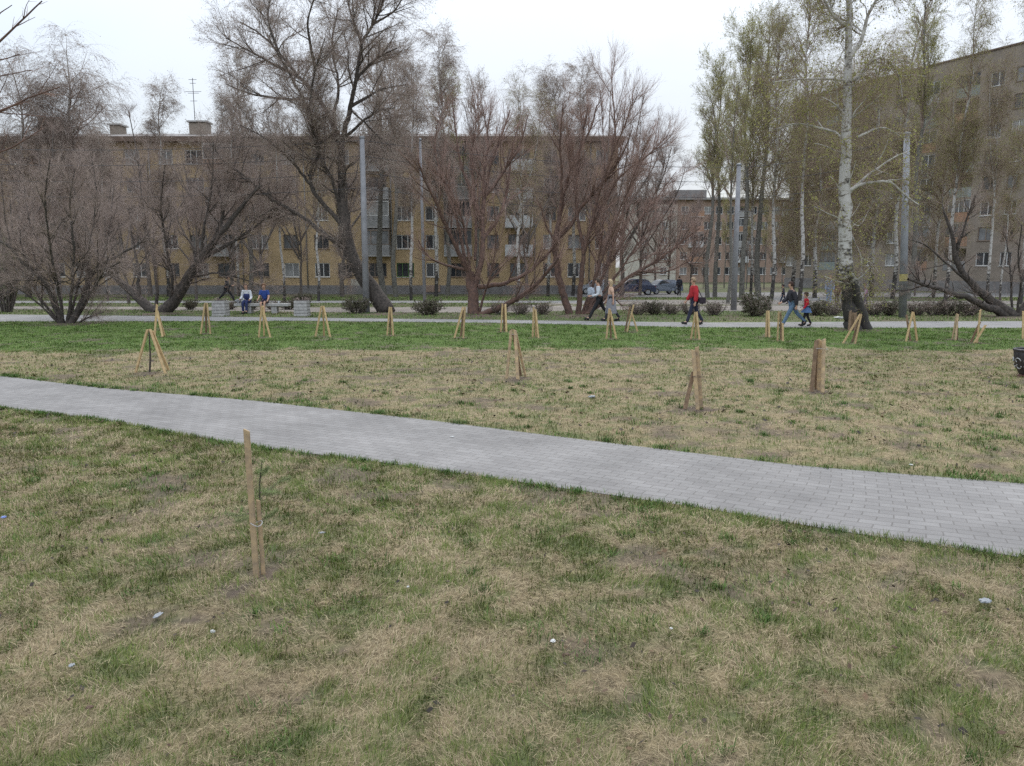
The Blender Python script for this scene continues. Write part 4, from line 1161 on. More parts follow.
def sapling(label, base, top, r=.012, name='sapling', dark=True):
    b = G(*base); root = thing(name, label, 'sapling', b)
    t = P(top[0], top[1], b[1]) - b
    g = np.random.default_rng(int(base[0]))
    p, rr = resample([(0, 0, -.04), tuple(t * .35 + g.normal(0, .012, 3)), tuple(t * .7 + g.normal(0, .012, 3)), tuple(t)], [r, r * .9, r * .7, r * .4], 14)
    v, f = tubes(p[None], rr[None], 6); link('stem', np_mesh('stem', v, f, True), M['bark_dark'], root)
    p2, r2 = grow(p[None], rr[None], 12, (.06, .22), (30, 60), .2, .1, 5, t0=.35, rmin=.003, rmax=.004, g=g)
    v, f = tubes(p2, r2, 3); link('twigs', np_mesh('twigs', v, f), M['twig_brown'], root)
    return root

stakes('stake tripod nearest the left edge, its dark sapling standing clear inside a wide A shape', (150, 373),
       [(135, 372.5, 147.5, 329.5, .05, 0), (166, 374, 150, 329, -.08, .02), (169, 366, 152, 331, .4, .05)], tie=(335, 146, 152, 'tie_dark'), seed=1)
sapling('dark sapling stem standing inside the wide stake tripod nearest the left edge', (149.5, 372), (149, 330), .022)
stakes('stake tripod with one upright slat, leaning just behind the wide A shaped tripod at left', (158, 337),
       [(154.3, 337, 157, 304.5, 0, 0), (163, 338, 156.5, 309, -.05, .03), (165, 335, 157, 310, .3, .06)], seed=2)
stakes('stake tripod in front of the left planter', (205.5, 334), [(200.5, 333.5, 205, 303, 0, 0), (210.5, 334.5, 207, 303, -.05, .02), (206, 331, 206, 304, .35, .06)], dark=(2,), seed=3)
stakes('stake tripod in front of the sitting person in a blue shirt', (264, 337.5), [(258.5, 337.5, 261.8, 306, 0, 0), (270.6, 338, 263, 309, -.05, .03), (264, 333, 263, 306, .35, .08)], seed=4)
stakes('wide stake tripod just right of the right planter', (322, 337), [(315, 336.5, 321.5, 306, 0, 0), (330.5, 337.5, 323.4, 306, -.05, .02), (324, 333, 323, 307.5, .35, .06)], seed=5)
stakes('narrow stake tripod in front of the foot of the tallest leaning tree', (390, 335.5), [(387, 335.5, 389.5, 307, 0, 0), (393.4, 336, 391, 307, -.05, .02), (390, 332, 390.5, 309, .3, .06)], dark=(2,), seed=6)
stakes('stake tripod with one long slanted slat, left of the centre willow foot', (460, 338), [(454, 338, 463, 307, 0, 0), (463.2, 337.5, 465, 307, -.05, .04), (460.5, 334, 463.5, 310, .3, .07)], dark=(2,), seed=7)
stakes('two upright slats of a narrow tripod, right of the centre willow foot', (503.5, 332), [(500.8, 332, 502.5, 303.5, 0, 0), (506.5, 331.5, 505.3, 304, -.03, .02), (504, 329.5, 504, 306, .25, .05)], dark=(2,), seed=8)
stakes('narrow stake tripod below the left foot of the fanning willow', (535.5, 338), [(532.6, 337.5, 533.6, 307, 0, 0), (538.6, 338, 535.6, 309, -.05, .03), (536, 335, 535, 310, .3, .06)], seed=9)
stakes('stake tripod with four legs on dry grass, before the two narrow ones at centre', (514, 379),
       [(506.4, 379, 511.3, 329.5, .05, 0), (518, 378.5, 515, 330, -.05, .02), (526, 375, 516, 334, .3, .05), (521, 372, 513.5, 334, .45, .07)], wood='wood_grey', dark=(3,), tie=(334.5, 509.5, 517, 'tie'), seed=10)
stakes('stake tripod shaped like a narrow A in front of the walking couple', (611, 339), [(606.2, 340, 609.4, 308.5, -.05, 0), (616.7, 337, 610, 309.5, .05, .03), (611, 334.5, 610, 311, .3, .06)], dark=(2,), seed=11)
stakes('stake tripod slanting right, just right of the walking couple', (630, 332), [(626.8, 332.5, 633.8, 304.5, 0, 0), (638, 330.5, 632, 314, .1, .05), (625, 330, 630, 307, .25, .08)], dark=(2,), seed=12)
stakes('stake tripod in front of the person in the red jacket', (695, 339.5), [(690.7, 338.5, 695.3, 312, 0, 0), (699.6, 340, 696.6, 312, -.05, .02), (695.5, 335.5, 696, 314, .3, .06)], seed=13)
stakes('tallest looking stake tripod on the dry grass at centre right, with one low brown leg', (696, 409),
       [(698, 409.5, 693.3, 350, -.04, 0), (701.6, 409, 696.8, 347, .03, .03), (684.4, 408, 693.5, 372, 0, .05)], wood='wood_grey', dark=(2,), tie=(376.5, 691.5, 700.5, 'tie_dark'), seed=14, w=.058)
stakes('two close upright slats just left of the woman in blue jeans', (767.5, 337), [(766, 336.5, 767, 310.5, 0, 0), (769.3, 337.5, 768.6, 311, -.04, .02), (767, 335, 768, 313, .2, .04)], dark=(2,), seed=15)
stakes('three upright slats below the feet of the woman in blue jeans', (780, 341), [(777.4, 341.5, 778.7, 311.5, 0, 0), (781, 337, 780.6, 312, .25, .06), (783, 342, 782.6, 323, -.04, .03)], dark=(1,), seed=16)
stakes('wide weathered boards tied with pale string on the dry grass below the big birch', (817.5, 392),
       [(822.5, 393.5, 824, 339, -.05, 0), (811.5, 390, 816.5, 340, .05, .05), (816.5, 386, 818, 339.5, .3, .1), (819, 388, 820.5, 340, .2, .08)], wood='wood_grey', dark=(1, 2), tie=(348.5, 815.5, 827, 'tie'), w=.066, seed=17)
stakes('stake tripod with one strongly slanted slat in front of the big birch foot', (849, 343.5), [(842.2, 344, 860, 314.5, 0, 0), (854.8, 343.5, 861.3, 314, -.05, .02), (852, 339, 860.5, 317, .3, .05)], dark=(2,), seed=18)
stakes('brown upright boards standing right against the big birch foot', (852.5, 331), [(849, 331.5, 850.5, 311, 0, 0), (855.8, 331.5, 855.3, 312.5, -.03, .02), (852, 329.5, 853, 312.5, .12, .04)], wood='wood_old', w=.1, seed=19)
stakes('stake tripod with one dark leg below the banded grey post', (912, 341.5), [(905.6, 342.5, 912.7, 312, -.04, 0), (910.8, 341.5, 906.4, 315, .05, .05), (917.6, 337, 913.3, 312, .2, .03)], dark=(1,), seed=20)
stakes('short narrow stake tripod between the dark legged and the crossed tripods at right', (954, 340), [(952, 339.5, 956.8, 314, 0, 0), (955.4, 340.5, 957.8, 314, -.05, .03), (957.5, 337, 957, 317, .2, .05)], wood='wood_grey', dark=(2,), seed=21)
stakes('tall upright stake crossed by one short slanted stake near the right edge', (977, 343), [(977, 343.5, 980.4, 310, 0, 0), (973.7, 341, 985.7, 325, -.05, -.02), (970.6, 340.5, 980, 322, .2, .06)], dark=(2,), seed=22)
stakes('pale stake tripod cut by the right frame edge', (1025, 339), [(1022.8, 339.5, 1023.2, 311, 0, 0), (1030, 340, 1024.5, 312, -.05, .03), (1027, 336, 1024.5, 314, .3, .06)], seed=23)
nr = stakes('nearest pair of sawn stakes, tall and short, alone on the lawn before the paving', (257, 577),
       [(256.5, 577.5, 246.5, 430, 0, 0), (263.5, 574, 258.2, 500, .05, .07)], wood='wood_grey', tie=(523.5, 251, 262, 'tie'), w=.042, t=.022, group=None, seed=24)

# thin larch seedling beside the near stakes
def larch():
    b = G(263, 570); root = thing('larch_seedling', 'thin young larch with sparse pale green needles tied to the near stakes', 'sapling', b)
    T = lambda x, y, d=0: P(x, y, b[1] + d) - b
    st, sr = resample([(0, 0, -.04), T(261, 520), T(259.5, 490), T(262, 461)], [.008, .007, .006, .003], 16)
    v, f = tubes(st[None], sr[None], 6); link('stem', np_mesh('stem', v, f, True), M['bark_dark'], root)
    br = [[T(260, 500), T(270, 489, .05), T(281, 481, .08), T(290, 478, .1)], [T(260.5, 512), T(250, 513, -.06), T(238, 516, -.1), T(226, 514, -.12)], [T(260, 492), T(268, 494, -.05), T(280, 492, -.1)],
          [T(260, 508), T(248, 518, .05), T(236, 522, .1)], [T(260, 478), T(264, 472, .04), T(268, 468, .06)], [T(261, 520), T(270, 516, .04), T(277, 510, .06)]]
    q = [resample(k, np.linspace(.0035, .0015, len(k)), 12) for k in br]
    p, r = np.array([a for a, _ in q]), np.array([a for _, a in q])
    v, f = tubes(p, r, 4); tw = link('branches', np_mesh('branches', v, f), M['twig_brown'], root)
    g = np.random.default_rng(5)
    allp = np.concatenate([p, resample_n(st[None, 6:], 12)])
    n = 2600; i = g.integers(0, len(allp), n); k = g.integers(2, 12, n); c = allp[i, k] + g.normal(0, .006, (n, 3))
    d = unit(g.normal(size=(n, 3)) + [0, 0, .4]); L = .022 + .022 * g.random(n)[:, None]
    s = unit(np.cross(d, g.normal(size=(n, 3)))) * .0014
    V = np.stack([c - s, c + s, c + d * L], 1).reshape(-1, 3)
    link('needles', np_mesh('needles', V, np.arange(n * 3).reshape(-1, 3)), M['needle'], root)
larch()

# ------------------------------------------------------------------ posts and wires
def post(name, label, base, top, r0, r1, m, band=None, catg='post'):
    b = G(*base); t = P(top[0], top[1], b[1]) - b
    root = thing(name, label, catg, b)
    s = MB(); s.tube([(0, 0, -.1), tuple(t * .5), tuple(t)], [r0, (r0 + r1) / 2, r1], 16)
    s.build('shaft', M[m], root, smooth=True)
    c = MB(); c.lathe([(r1 + .02, 0), (r1 + .03, .03), (r1 + .02, .08), (.02, .11)], 16, tuple(t - np.array([0, 0, .02]))); c.build('cap', M['metal_pole'], root)
    if band:
        z0, z1 = P(base[0], band[1], b[1])[2], P(base[0], band[0], b[1])[2]
        k0, k1 = z0 / t[2], z1 / t[2]; e = MB()
        e.tube([tuple(t * k0), tuple(t * k1)], [r0 + (r1 - r0) * k0 + .004, r0 + (r1 - r0) * k1 + .004], 16); e.build('painted_band', M['yellow_paint'], root)
    return b, b + t
pA = post('concrete_pole', 'wide pale concrete pole standing behind the foot of the tallest leaning tree', (366.5, 312.5), (362, 138), .165, .11, 'concrete_pole', catg='power pole')
post('steel_post', 'thin pale steel post rising beside the small bush left of the centre willow', (425, 311), (420, 140), .085, .06, 'concrete_pole')
pB = post('concrete_pole', 'leaning concrete pole with a darker poplar trunk beside it, right of the person in red', (733.5, 310), (739, 165), .155, .10, 'concrete_pole', catg='power pole')
pC = post('steel_post', 'grey steel post with a faded yellow band right of the big birch', (902.5, 317.5), (907, 134), .165, .12, 'metal_pole', band=(274, 281), catg='power pole')
def wire(a, b, sag, label):
    n = 24; m = MB(); o = np.array(a)
    pts = [tuple(np.array(a) * (1 - k / n) + np.array(b) * (k / n) - np.array([0, 0, sag * 4 * (k / n) * (1 - k / n)]) - o) for k in range(n + 1)]
    m.tube(pts, [.011] * (n + 1), 5)
    tag(m.build('overhead_wire', M['wire'], None, tuple(o)), label, 'wire', 'overhead wires between the poles')
for q, dz in enumerate((.1, .8, 1.55, 2.25)):
    lev = ('topmost', 'second highest', 'third highest', 'lowest')[q]
    wire(pA[1] + [0, 0, -dz], pB[1] + [0, 0, -dz], .35, lev + ' dark wire hanging between the wide and the leaning concrete poles')
    wire(pB[1] + [0, 0, -dz], pC[1] + [0, 0, -dz], .25, lev + ' dark wire from the leaning concrete pole to the banded grey post')
    e = P(-160, 150, 38); e[2] = pA[1][2] - dz
    wire(e, pA[1] + [0, 0, -dz], .4, lev + ' dark wire running left out of frame from the wide concrete pole')

# ------------------------------------------------------------------ bench, planters and what lies there
bb = G(263, 313.2)
bench = thing('concrete_bench', 'long grey concrete slab bench between two planters', 'bench', bb)
s_ = MB(); s_.box((.0, 0, .40), (2.55, .50, .13)); s_.build('seat', M['concrete'], bench, bevel=.012)
for x0 in (-.62, .58):
    s_ = MB(); s_.box((x0, 0, .165), (.26, .40, .335)); s_.build('leg', M['concrete'], bench, bevel=.012)
def planter(px, label):
    b = G(px, 316.3); root = thing('planter', label, 'planter', b + [0, .3, 0], 0, 'grey slatted planters')
    m = MB()
    for k in range(5):
        w = .60 - .008 * k; m.box((0, 0, .062 + k * .138), (w, w, .122))
    m.build('slatted_box', M['concrete'], root, bevel=.006)
    q = MB(); q.box((0, 0, .325), (.54, .54, .65)); q.build('groove_shade_core', M['bark_dark'], root)  # added dark inner box: paints the shade in the grooves between the slats
    s = MB(); s.lathe([(.27, .66), (.25, .69), (.12, .705), (.02, .71)], 12); s.build('soil', M['bark_dark'], root)
    g = np.random.default_rng(int(px)); st = []
    for k in range(16):
        a = g.uniform(0, 6.28); st.append(resample([(.1 * math.cos(a), .1 * math.sin(a), .68), (.22 * math.cos(a), .22 * math.sin(a), .68 + g.uniform(.05, .16)), (.40 * math.cos(a), .34 * math.sin(a), .68 + g.uniform(-.05, .12))], [.008, .007, .004], 7))
    v, f = tubes(np.array([q[0] for q in st]), np.array([q[1] for q in st]), 4); link('dry_stalks', np_mesh('dry_stalks', v, f), M['twig_brown'], root)
planter(218.5, 'left grey slatted planter with dry stalks, beside the bench'); planter(300.5, 'right grey slatted planter at the end of the bench')
c_ = MB(); c_.lathe([(.033, 0), (.042, .11), (.045, .115), (.040, .115), (.031, .01)], 16)
tag(c_.build('paper_cup', M['balc_white'], None, (bb[0] + .78, bb[1] - .05, .466), smooth=False), 'white paper cup standing on the right end of the concrete bench', 'cup')
def crumple(name, label, catg, loc, size, m, seed, rz=0.0):
    """a creased scrap: a small lump with sharp random folds"""
    g = random.Random(seed); bm = bmesh.new(); bmesh.ops.create_icosphere(bm, subdivisions=3, radius=1)
    for v in bm.verts:
        n = math.sin(v.co.x * 5 + seed) * math.sin(v.co.y * 6 + 2 * seed) * .25 + g.uniform(-.13, .13)
        v.co = Vector((v.co.x * size[0], v.co.y * size[1], v.co.z * size[2])) * (1 + n)
    zmin = min(v.co.z for v in bm.verts)
    for v in bm.verts: v.co.z -= zmin
    me = bpy.data.meshes.new(name); bm.to_mesh(me); bm.free()
    return tag(link(name, me, m, None, tuple(loc), rz), label, catg)
crumple('plastic_bag', 'white plastic bag lying on the bench left of the sitter with white sleeves', 'bag', bb + [-.83, -.05, .466], (.13, .11, .12), M['balc_white'], 3)
crumple('jacket', 'grey folded jacket lying at the left end of the bench', 'jacket', bb + [-1.12, 0, .466], (.15, .16, .09), cloth((.30, .30, .31)), 4)

# ------------------------------------------------------------------ people
def skin_mesh(name, verts, edges, rad, sub=2, root=0):
    me = bpy.data.meshes.new(name); me.from_pydata([tuple(v) for v in verts], edges, []); me.update()
    o = bpy.data.objects.new(name + '_tmp', me); COL.objects.link(o)
    md = o.modifiers.new('s', 'SKIN'); md.use_smooth_shade = True
    for i, d in enumerate(me.skin_vertices[0].data):
        r = rad[i]; d.radius = r if hasattr(r, '__len__') else (r, r); d.use_root = (i == root)
    ss = o.modifiers.new('u', 'SUBSURF'); ss.levels = sub; ss.render_levels = sub
    dg = bpy.context.evaluated_depsgraph_get(); dg.update()
    out = bpy.data.meshes.new_from_object(o.evaluated_get(dg)); out.name = name
    bpy.data.objects.remove(o); bpy.data.meshes.remove(me)
    out.polygons.foreach_set('use_smooth', np.ones(len(out.polygons), dtype=bool))
    return out

def person(label, loc, face, h=1.75, legs=((26, 6), (-22, 26)), arms=((-22, 18), (22, 18)), lean=4, top=(.4, .4, .4), trousers=(.03, .03, .035), sleeves='long', hair=(.03, .02, .015),
           long_hair=False, skirt=None, shorts=False, sit=None, bulky=0.0, shoes=(.02, .02, .02), child=False, group=None, vest=None, hat=None, arm_out=12):
    """facing +X; legs and arms as (upper angle, bend); returns the root"""
    s = h / 1.75; hs = 1.25 if child else 1.0
    root = thing('person', label, 'person', loc, face, group)
    sn, cs = lambda a: math.sin(R_(a)), lambda a: math.cos(R_(a))
    def leg(sd, a, k):
        hip = np.array([0, sd * .085, 0]); kn = hip + .43 * np.array([sn(a), 0, -cs(a)]); an = kn + .42 * np.array([sn(a - k), 0, -cs(a - k)])
        foot = a - k; ft = max(-55, min(10, foot * .8)) if not sit else 0
        heel = an + np.array([-.03, 0, -.05]); toe = an + np.array([.17 * cs(ft), 0, -.055 + .17 * sn(ft)])
        return hip, kn, an, heel, toe
    LL = [leg(1, *legs[0]), leg(-1, *legs[1])]
    zmin = min(min(q[3][2], q[4][2]) for q in LL) - .03
    pz = sit if sit else -zmin
    base = np.array([0, 0, pz / (1 if sit is None else s)])
    up = lambda d, y=0, f=0: base + np.array([d * sn(lean) + f, y, d * cs(lean)])
    V, E, Rr = [], [], []
    def add(p, r, par=None):
        V.append(np.array(p) * s); Rr.append(tuple(np.array(r) * s) if hasattr(r, '__len__') else r * s)
        if par is not None: E.append((par, len(V) - 1))
        return len(V) - 1
    pel = add(up(.03), (.115, .135)); spi = add(up(.22), (.10, .125), pel); che = add(up(.40), (.11, .14), spi); nb = add(up(.50), .065, che)
    nk = add(up(.56, 0, .01), .052, nb); hd0 = add(up(.61, 0, .03), .068 * hs, nk); hd1 = add(up(.61 + .09 * hs, 0, .035), .088 * hs, hd0); hd2 = add(up(.61 + .17 * hs, 0, .02), .062 * hs, hd1)
    arm_i, leg_i = [], []
    for sd, (a, e) in zip((1, -1), arms):
        sh = up(.455, sd * .165); el = sh + .28 * np.array([sn(a), sd * sn(arm_out), -cs(a)]); wr = el + .25 * np.array([sn(a + e), sd * .02, -cs(a + e)])
        hn = wr + .07 * np.array([sn(a + e), 0, -cs(a + e)])
        i0 = add(sh, .058, che); i1 = add(el, .043, i0); i2 = add(wr, .029, i1); i3 = add(hn, (.022, .034), i2); arm_i.append((i0, i1, i2))
        dr = np.array([sn(a + e + 12), 0, -cs(a + e + 12)]); fw = np.array([cs(a + e), 0, sn(a + e)])
        for k, ln in enumerate((.062, .074, .070, .054)):
            p0 = hn + dr * .028 + fw * (.028 - .019 * k); j = add(p0, .0095, i3); j2 = add(p0 + dr * ln * .5, .0085, j); add(p0 + dr * ln * .9 + np.array([0, -sd * .014, 0]), .007, j2)
        j = add(hn + fw * .04 - dr * .012, .011, i3); add(hn + fw * .062 + dr * .03, .009, j)
    for q, (hip, kn, an, heel, toe) in enumerate(LL):
        i0 = add(base + hip + [0, 0, 0], .088, pel); i1 = add(base + kn, .056, i0); i2 = add(base + an, .04, i1); i3 = add(base + toe, (.03, .036), i2); leg_i.append((i0, i1, i2, i3))
    body = skin_mesh('body', V, E, Rr, 2)
    # face: nose pushed out of the head
    hc = V[hd1]
    for v in body.vertices:
        d = np.array(v.co) - hc
        if abs(d[1]) < .022 * s and d[0] > .05 * s and -.05 * s < d[2] < .015 * s: v.co.x += .022 * s
        if abs(d[1]) > .075 * s * hs and abs(d[0]) < .025 * s and abs(d[2]) < .03 * s: v.co.y += math.copysign(.014 * s, d[1])
    link('body', body, M['skin'], root)
    for sd in (1, -1):
        e = MB(); e.lathe([(.002, -.008), (.008, -.005), (.009, 0), (.008, .005), (.002, .008)], 8, tuple(hc + np.array([.083 * s * hs, sd * .033 * s * hs, .012 * s])))
        e.build('eye', M['iron'], root, smooth=True)
    mo = MB(); mo.box(tuple(hc + np.array([.083 * s * hs, 0, -.062 * s * hs])), (.008, .045 * s, .009)); mo.build('mouth', cloth((.32, .13, .11)), root)
    def garment(name, idx, col, ex, cut=None, sub=2):
        """follows the body a little outside it"""
        mp = {k: n for n, k in enumerate(idx)}; ed = [(mp[a], mp[b]) for a, b in E if a in mp and b in mp]
        vv = [np.array(V[k]) for k in idx]; rr = [tuple(np.array(Rr[k]) + (ex(k) if callable(ex) else ex) * s) if hasattr(Rr[k], '__len__') else Rr[k] + (ex(k) if callable(ex) else ex) * s for k in idx]
        for k, frac, par in (cut or []):
            if k in mp: vv[mp[k]] = V[par] * (1 - frac) + V[k] * frac
        return link(name, skin_mesh(name, vv, ed, rr, sub), cloth(col), root)
    ti = [pel, spi, che, nb]
    for i0, i1, i2 in arm_i: ti += [i0, i1] + ([i2] if sleeves == 'long' else [])
    cutt = [] if sleeves == 'long' else [(i1, .75, i0) for i0, i1, _ in arm_i]
    garment('jacket' if bulky else 'shirt', ti, top, lambda k: (.016 if k == nb else (.036 if k == che else (.024 if k in [q[0] for q in arm_i] else .020)) + bulky), cutt)
    if vest: garment('overalls', [pel, spi, che], vest, lambda k: .066 if k != pel else .045)
    li = [pel]
    for q in leg_i: li += [q[0], q[1]] + ([] if shorts else [q[2]])
    garment('shorts' if shorts else 'trousers', li, trousers, lambda k: .014 if k == pel else .018, [(q[1], .9, q[0]) for q in leg_i] if shorts else [(q[2], 1.06, q[1]) for q in leg_i])
    for q in leg_i:
        a, t = V[q[2]], V[q[3]]; d = unit((t - a) * [1, 1, 0]); hl = a + np.array([0, 0, -.045 * s]) - d * .045 * s
        sm = skin_mesh('shoe', [a + [0, 0, .03 * s], hl, (hl + t) / 2 + [0, 0, -.006 * s], t + d * .05 * s], [(0, 1), (1, 2), (2, 3)], [.056 * s, .056 * s, .058 * s, .050 * s], 2, 1)
        link('shoe', sm, cloth(shoes), root)
    # hair: a cap open towards the face
    bm = bmesh.new(); bmesh.ops.create_uvsphere(bm, u_segments=20, v_segments=14, radius=.112 * s * hs)
    kill = [f for f in bm.faces if (f.calc_center_median().x > .035 * s and f.calc_center_median().z < .045 * s) or f.calc_center_median().z < (-.2 if long_hair else -.055) * s]
    bmesh.ops.delete(bm, geom=kill, context='FACES')
    for v in bm.verts:
        v.co.y *= .93; v.co.z *= 1.08
        if long_hair and v.co.z < 0 and v.co.x < .04 * s: v.co.z *= 2.4; v.co.x -= .01
    hm = bpy.data.meshes.new('hair'); bm.to_mesh(hm); bm.free()
    hm.polygons.foreach_set('use_smooth', np.ones(len(hm.polygons), dtype=bool))
    ho = link('hair', hm, cloth(hair), root); ho.location = tuple(hc + np.array([-.006, 0, .016 * s]))
    so = ho.modifiers.new('thick', 'SOLIDIFY'); so.thickness = .012; so.offset = -1
    if skirt:
        zt, ln, w, c = skirt; m = MB(); p = V[pel]; n = 24; v = []
        for k in range(7):
            f = k / 6; r = .135 + (w - .135) * f
            for i in range(n):
                a = 6.2832 * i / n; rr = r * (1 + .07 * f * math.sin(6 * a))
                v.append((p[0] + rr * 1.05 * math.cos(a) * s, p[1] + rr * 1.1 * math.sin(a) * s, p[2] + (zt - ln * f) * s))
        m.add(v, [(k * n + i, k * n + (i + 1) % n, (k + 1) * n + (i + 1) % n, (k + 1) * n + i) for k in range(6) for i in range(n)])
        m.build('skirt', cloth(c), root, smooth=True)
    return root, V, dict(pel=pel, che=che, hand=[a[2] for a in arm_i], head=hd1)

PI = math.pi
gw = 'people walking on the far footpath'
r, V, I = person('man in a light shirt and black trousers striding left beside a blond woman', G(599, 320.5), PI, 1.78, ((30, 4), (-26, 22)), ((10, 70), (-15, 25)), 5, (.52, .54, .56), (.018, .018, .02), hair=(.05, .035, .025), group=gw)
crumple('folded_coat', 'grey blue coat carried over the arm of the man in the light shirt', 'coat', G(599, 320.5) + np.array([-.36, -.16, .93]), (.15, .10, .2), cloth((.33, .36, .41)), 8)
person('blond woman in beige top and grey skirt walking beside the man in light shirt', G(610.5, 321) + [0, -.1, 0], PI, 1.68, ((18, 4), (-16, 18)), ((-14, 12), (10, 14)), 2, (.56, .37, .27), (.03, .03, .035), hair=(.44, .33, .20), long_hair=True, skirt=(.16, .78, .24, (.20, .20, .215)), sleeves='short', group=gw)
r, V, I = person('person in a bright red jacket and dark trousers walking left on the far footpath', G(693.5, 325), PI, 1.78, ((20, 4), (-16, 16)), ((-8, 14), (12, 22)), 3, (.40, .022, .03), (.022, .024, .045), bulky=.028, hair=(.28, .20, .13), group=gw)
bg_ = MB(); bg_.box((0, 0, 0), (.26, .11, .24)); bo = bg_.build('shoulder_bag', cloth((.03, .02, .03)), None, tuple(G(693.5, 325) + np.array([.24, -.24, .93])), bevel=.03)
tag(bo, 'small dark bag hanging at the hip of the person in the red jacket', 'bag')
sb = MB(); sb.bar((0, .03, .1), (-.18, .2, .52), .03, .008); sb.build('strap', cloth((.03, .02, .03)), bo)
person('woman in a dark jacket and blue jeans walking left holding a child close behind', G(792, 326.5), PI, 1.72, ((28, 3), (-28, 20)), ((-18, 14), (16, 40)), 8, (.030, .028, .036), (.10, .16, .24), bulky=.02, hair=(.05, .025, .018), group=gw)
person('child in a red top, blue skirt and black leggings walking behind the woman in jeans', G(806, 326.3) + [0, .05, 0], PI, 1.22, ((16, 3), (-14, 14)), ((14, 30), (-10, 20)), 2, (.48, .015, .03), (.015, .015, .018), hair=(.05, .03, .02), skirt=(.12, .36, .27, (.10, .18, .36)), child=True, group=gw)
person('small child in dark clothes with arms held out, running on the side path', G(783, 304), PI * .9, 1.15, ((22, 6), (-18, 24)), ((-10, 8), (10, 8)), 4, (.02, .02, .03), (.03, .04, .07), child=True, hair=(.03, .02, .02), arm_out=58)
person('person in a pale blue jacket standing behind the hedge left of the big birch', G(828.5, 304.5), -PI / 2, 1.65, ((4, 2), (-3, 4)), ((4, 12), (-4, 12)), 1, (.22, .28, .40), (.20, .27, .40), bulky=.02, hair=(.2, .12, .07))
person('child in reddish brown clothes standing next to the person in pale blue', G(836.5, 304), -PI * .6, 1.2, ((4, 2), (-3, 4)), ((4, 12), (-4, 12)), 1, (.17, .07, .055), (.06, .035, .03), child=True, hair=(.05, .03, .02))
person('small child in pink and lilac behind the foot of the big birch', G(865, 306), PI, 1.2, ((12, 2), (-10, 8)), ((8, 20), (-8, 20)), 2, (.34, .17, .27), (.12, .10, .13), child=True, hair=(.10, .06, .04))
person('person in black jogging to the right on the lawn behind the left planter', G(227.5, 302.5), 0, 1.78, ((34, 8), (-34, 16)), ((-28, 60), (26, 70)), 6, (.012, .012, .014), (.012, .012, .014), bulky=.015, hair=(.02, .015, .012))
person('distant person in dark clothes standing right of the parked cars', G(679, 295.4), PI / 2, 1.74, ((6, 2), (-5, 6)), ((4, 10), (-4, 10)), 1, (.03, .035, .05), (.025, .025, .03), bulky=.02, hair=(.04, .03, .02))
gs = 'people sitting on the concrete bench'
person('sitting person in dark blue overalls with white sleeves, left on the bench', bb + np.array([-.71, .02, 0]), -PI / 2, 1.76, ((86, 84), (82, 84)), ((4, 66), (4, 70)), 10, (.62, .63, .66), (.022, .032, .10), vest=(.022, .032, .11), sit=.575, hair=(.16, .11, .08), group=gs)
person('sitting person in a blue short sleeved shirt and dark shorts, right on the bench', bb + np.array([.13, .02, 0]), -PI / 2, 1.76, ((84, 80), (80, 84)), ((18, 40), (18, 44)), 10, (.025, .06, .24), (.03, .02, .035), sleeves='short', shorts=True, sit=.575, hair=(.17, .09, .05), group=gs)

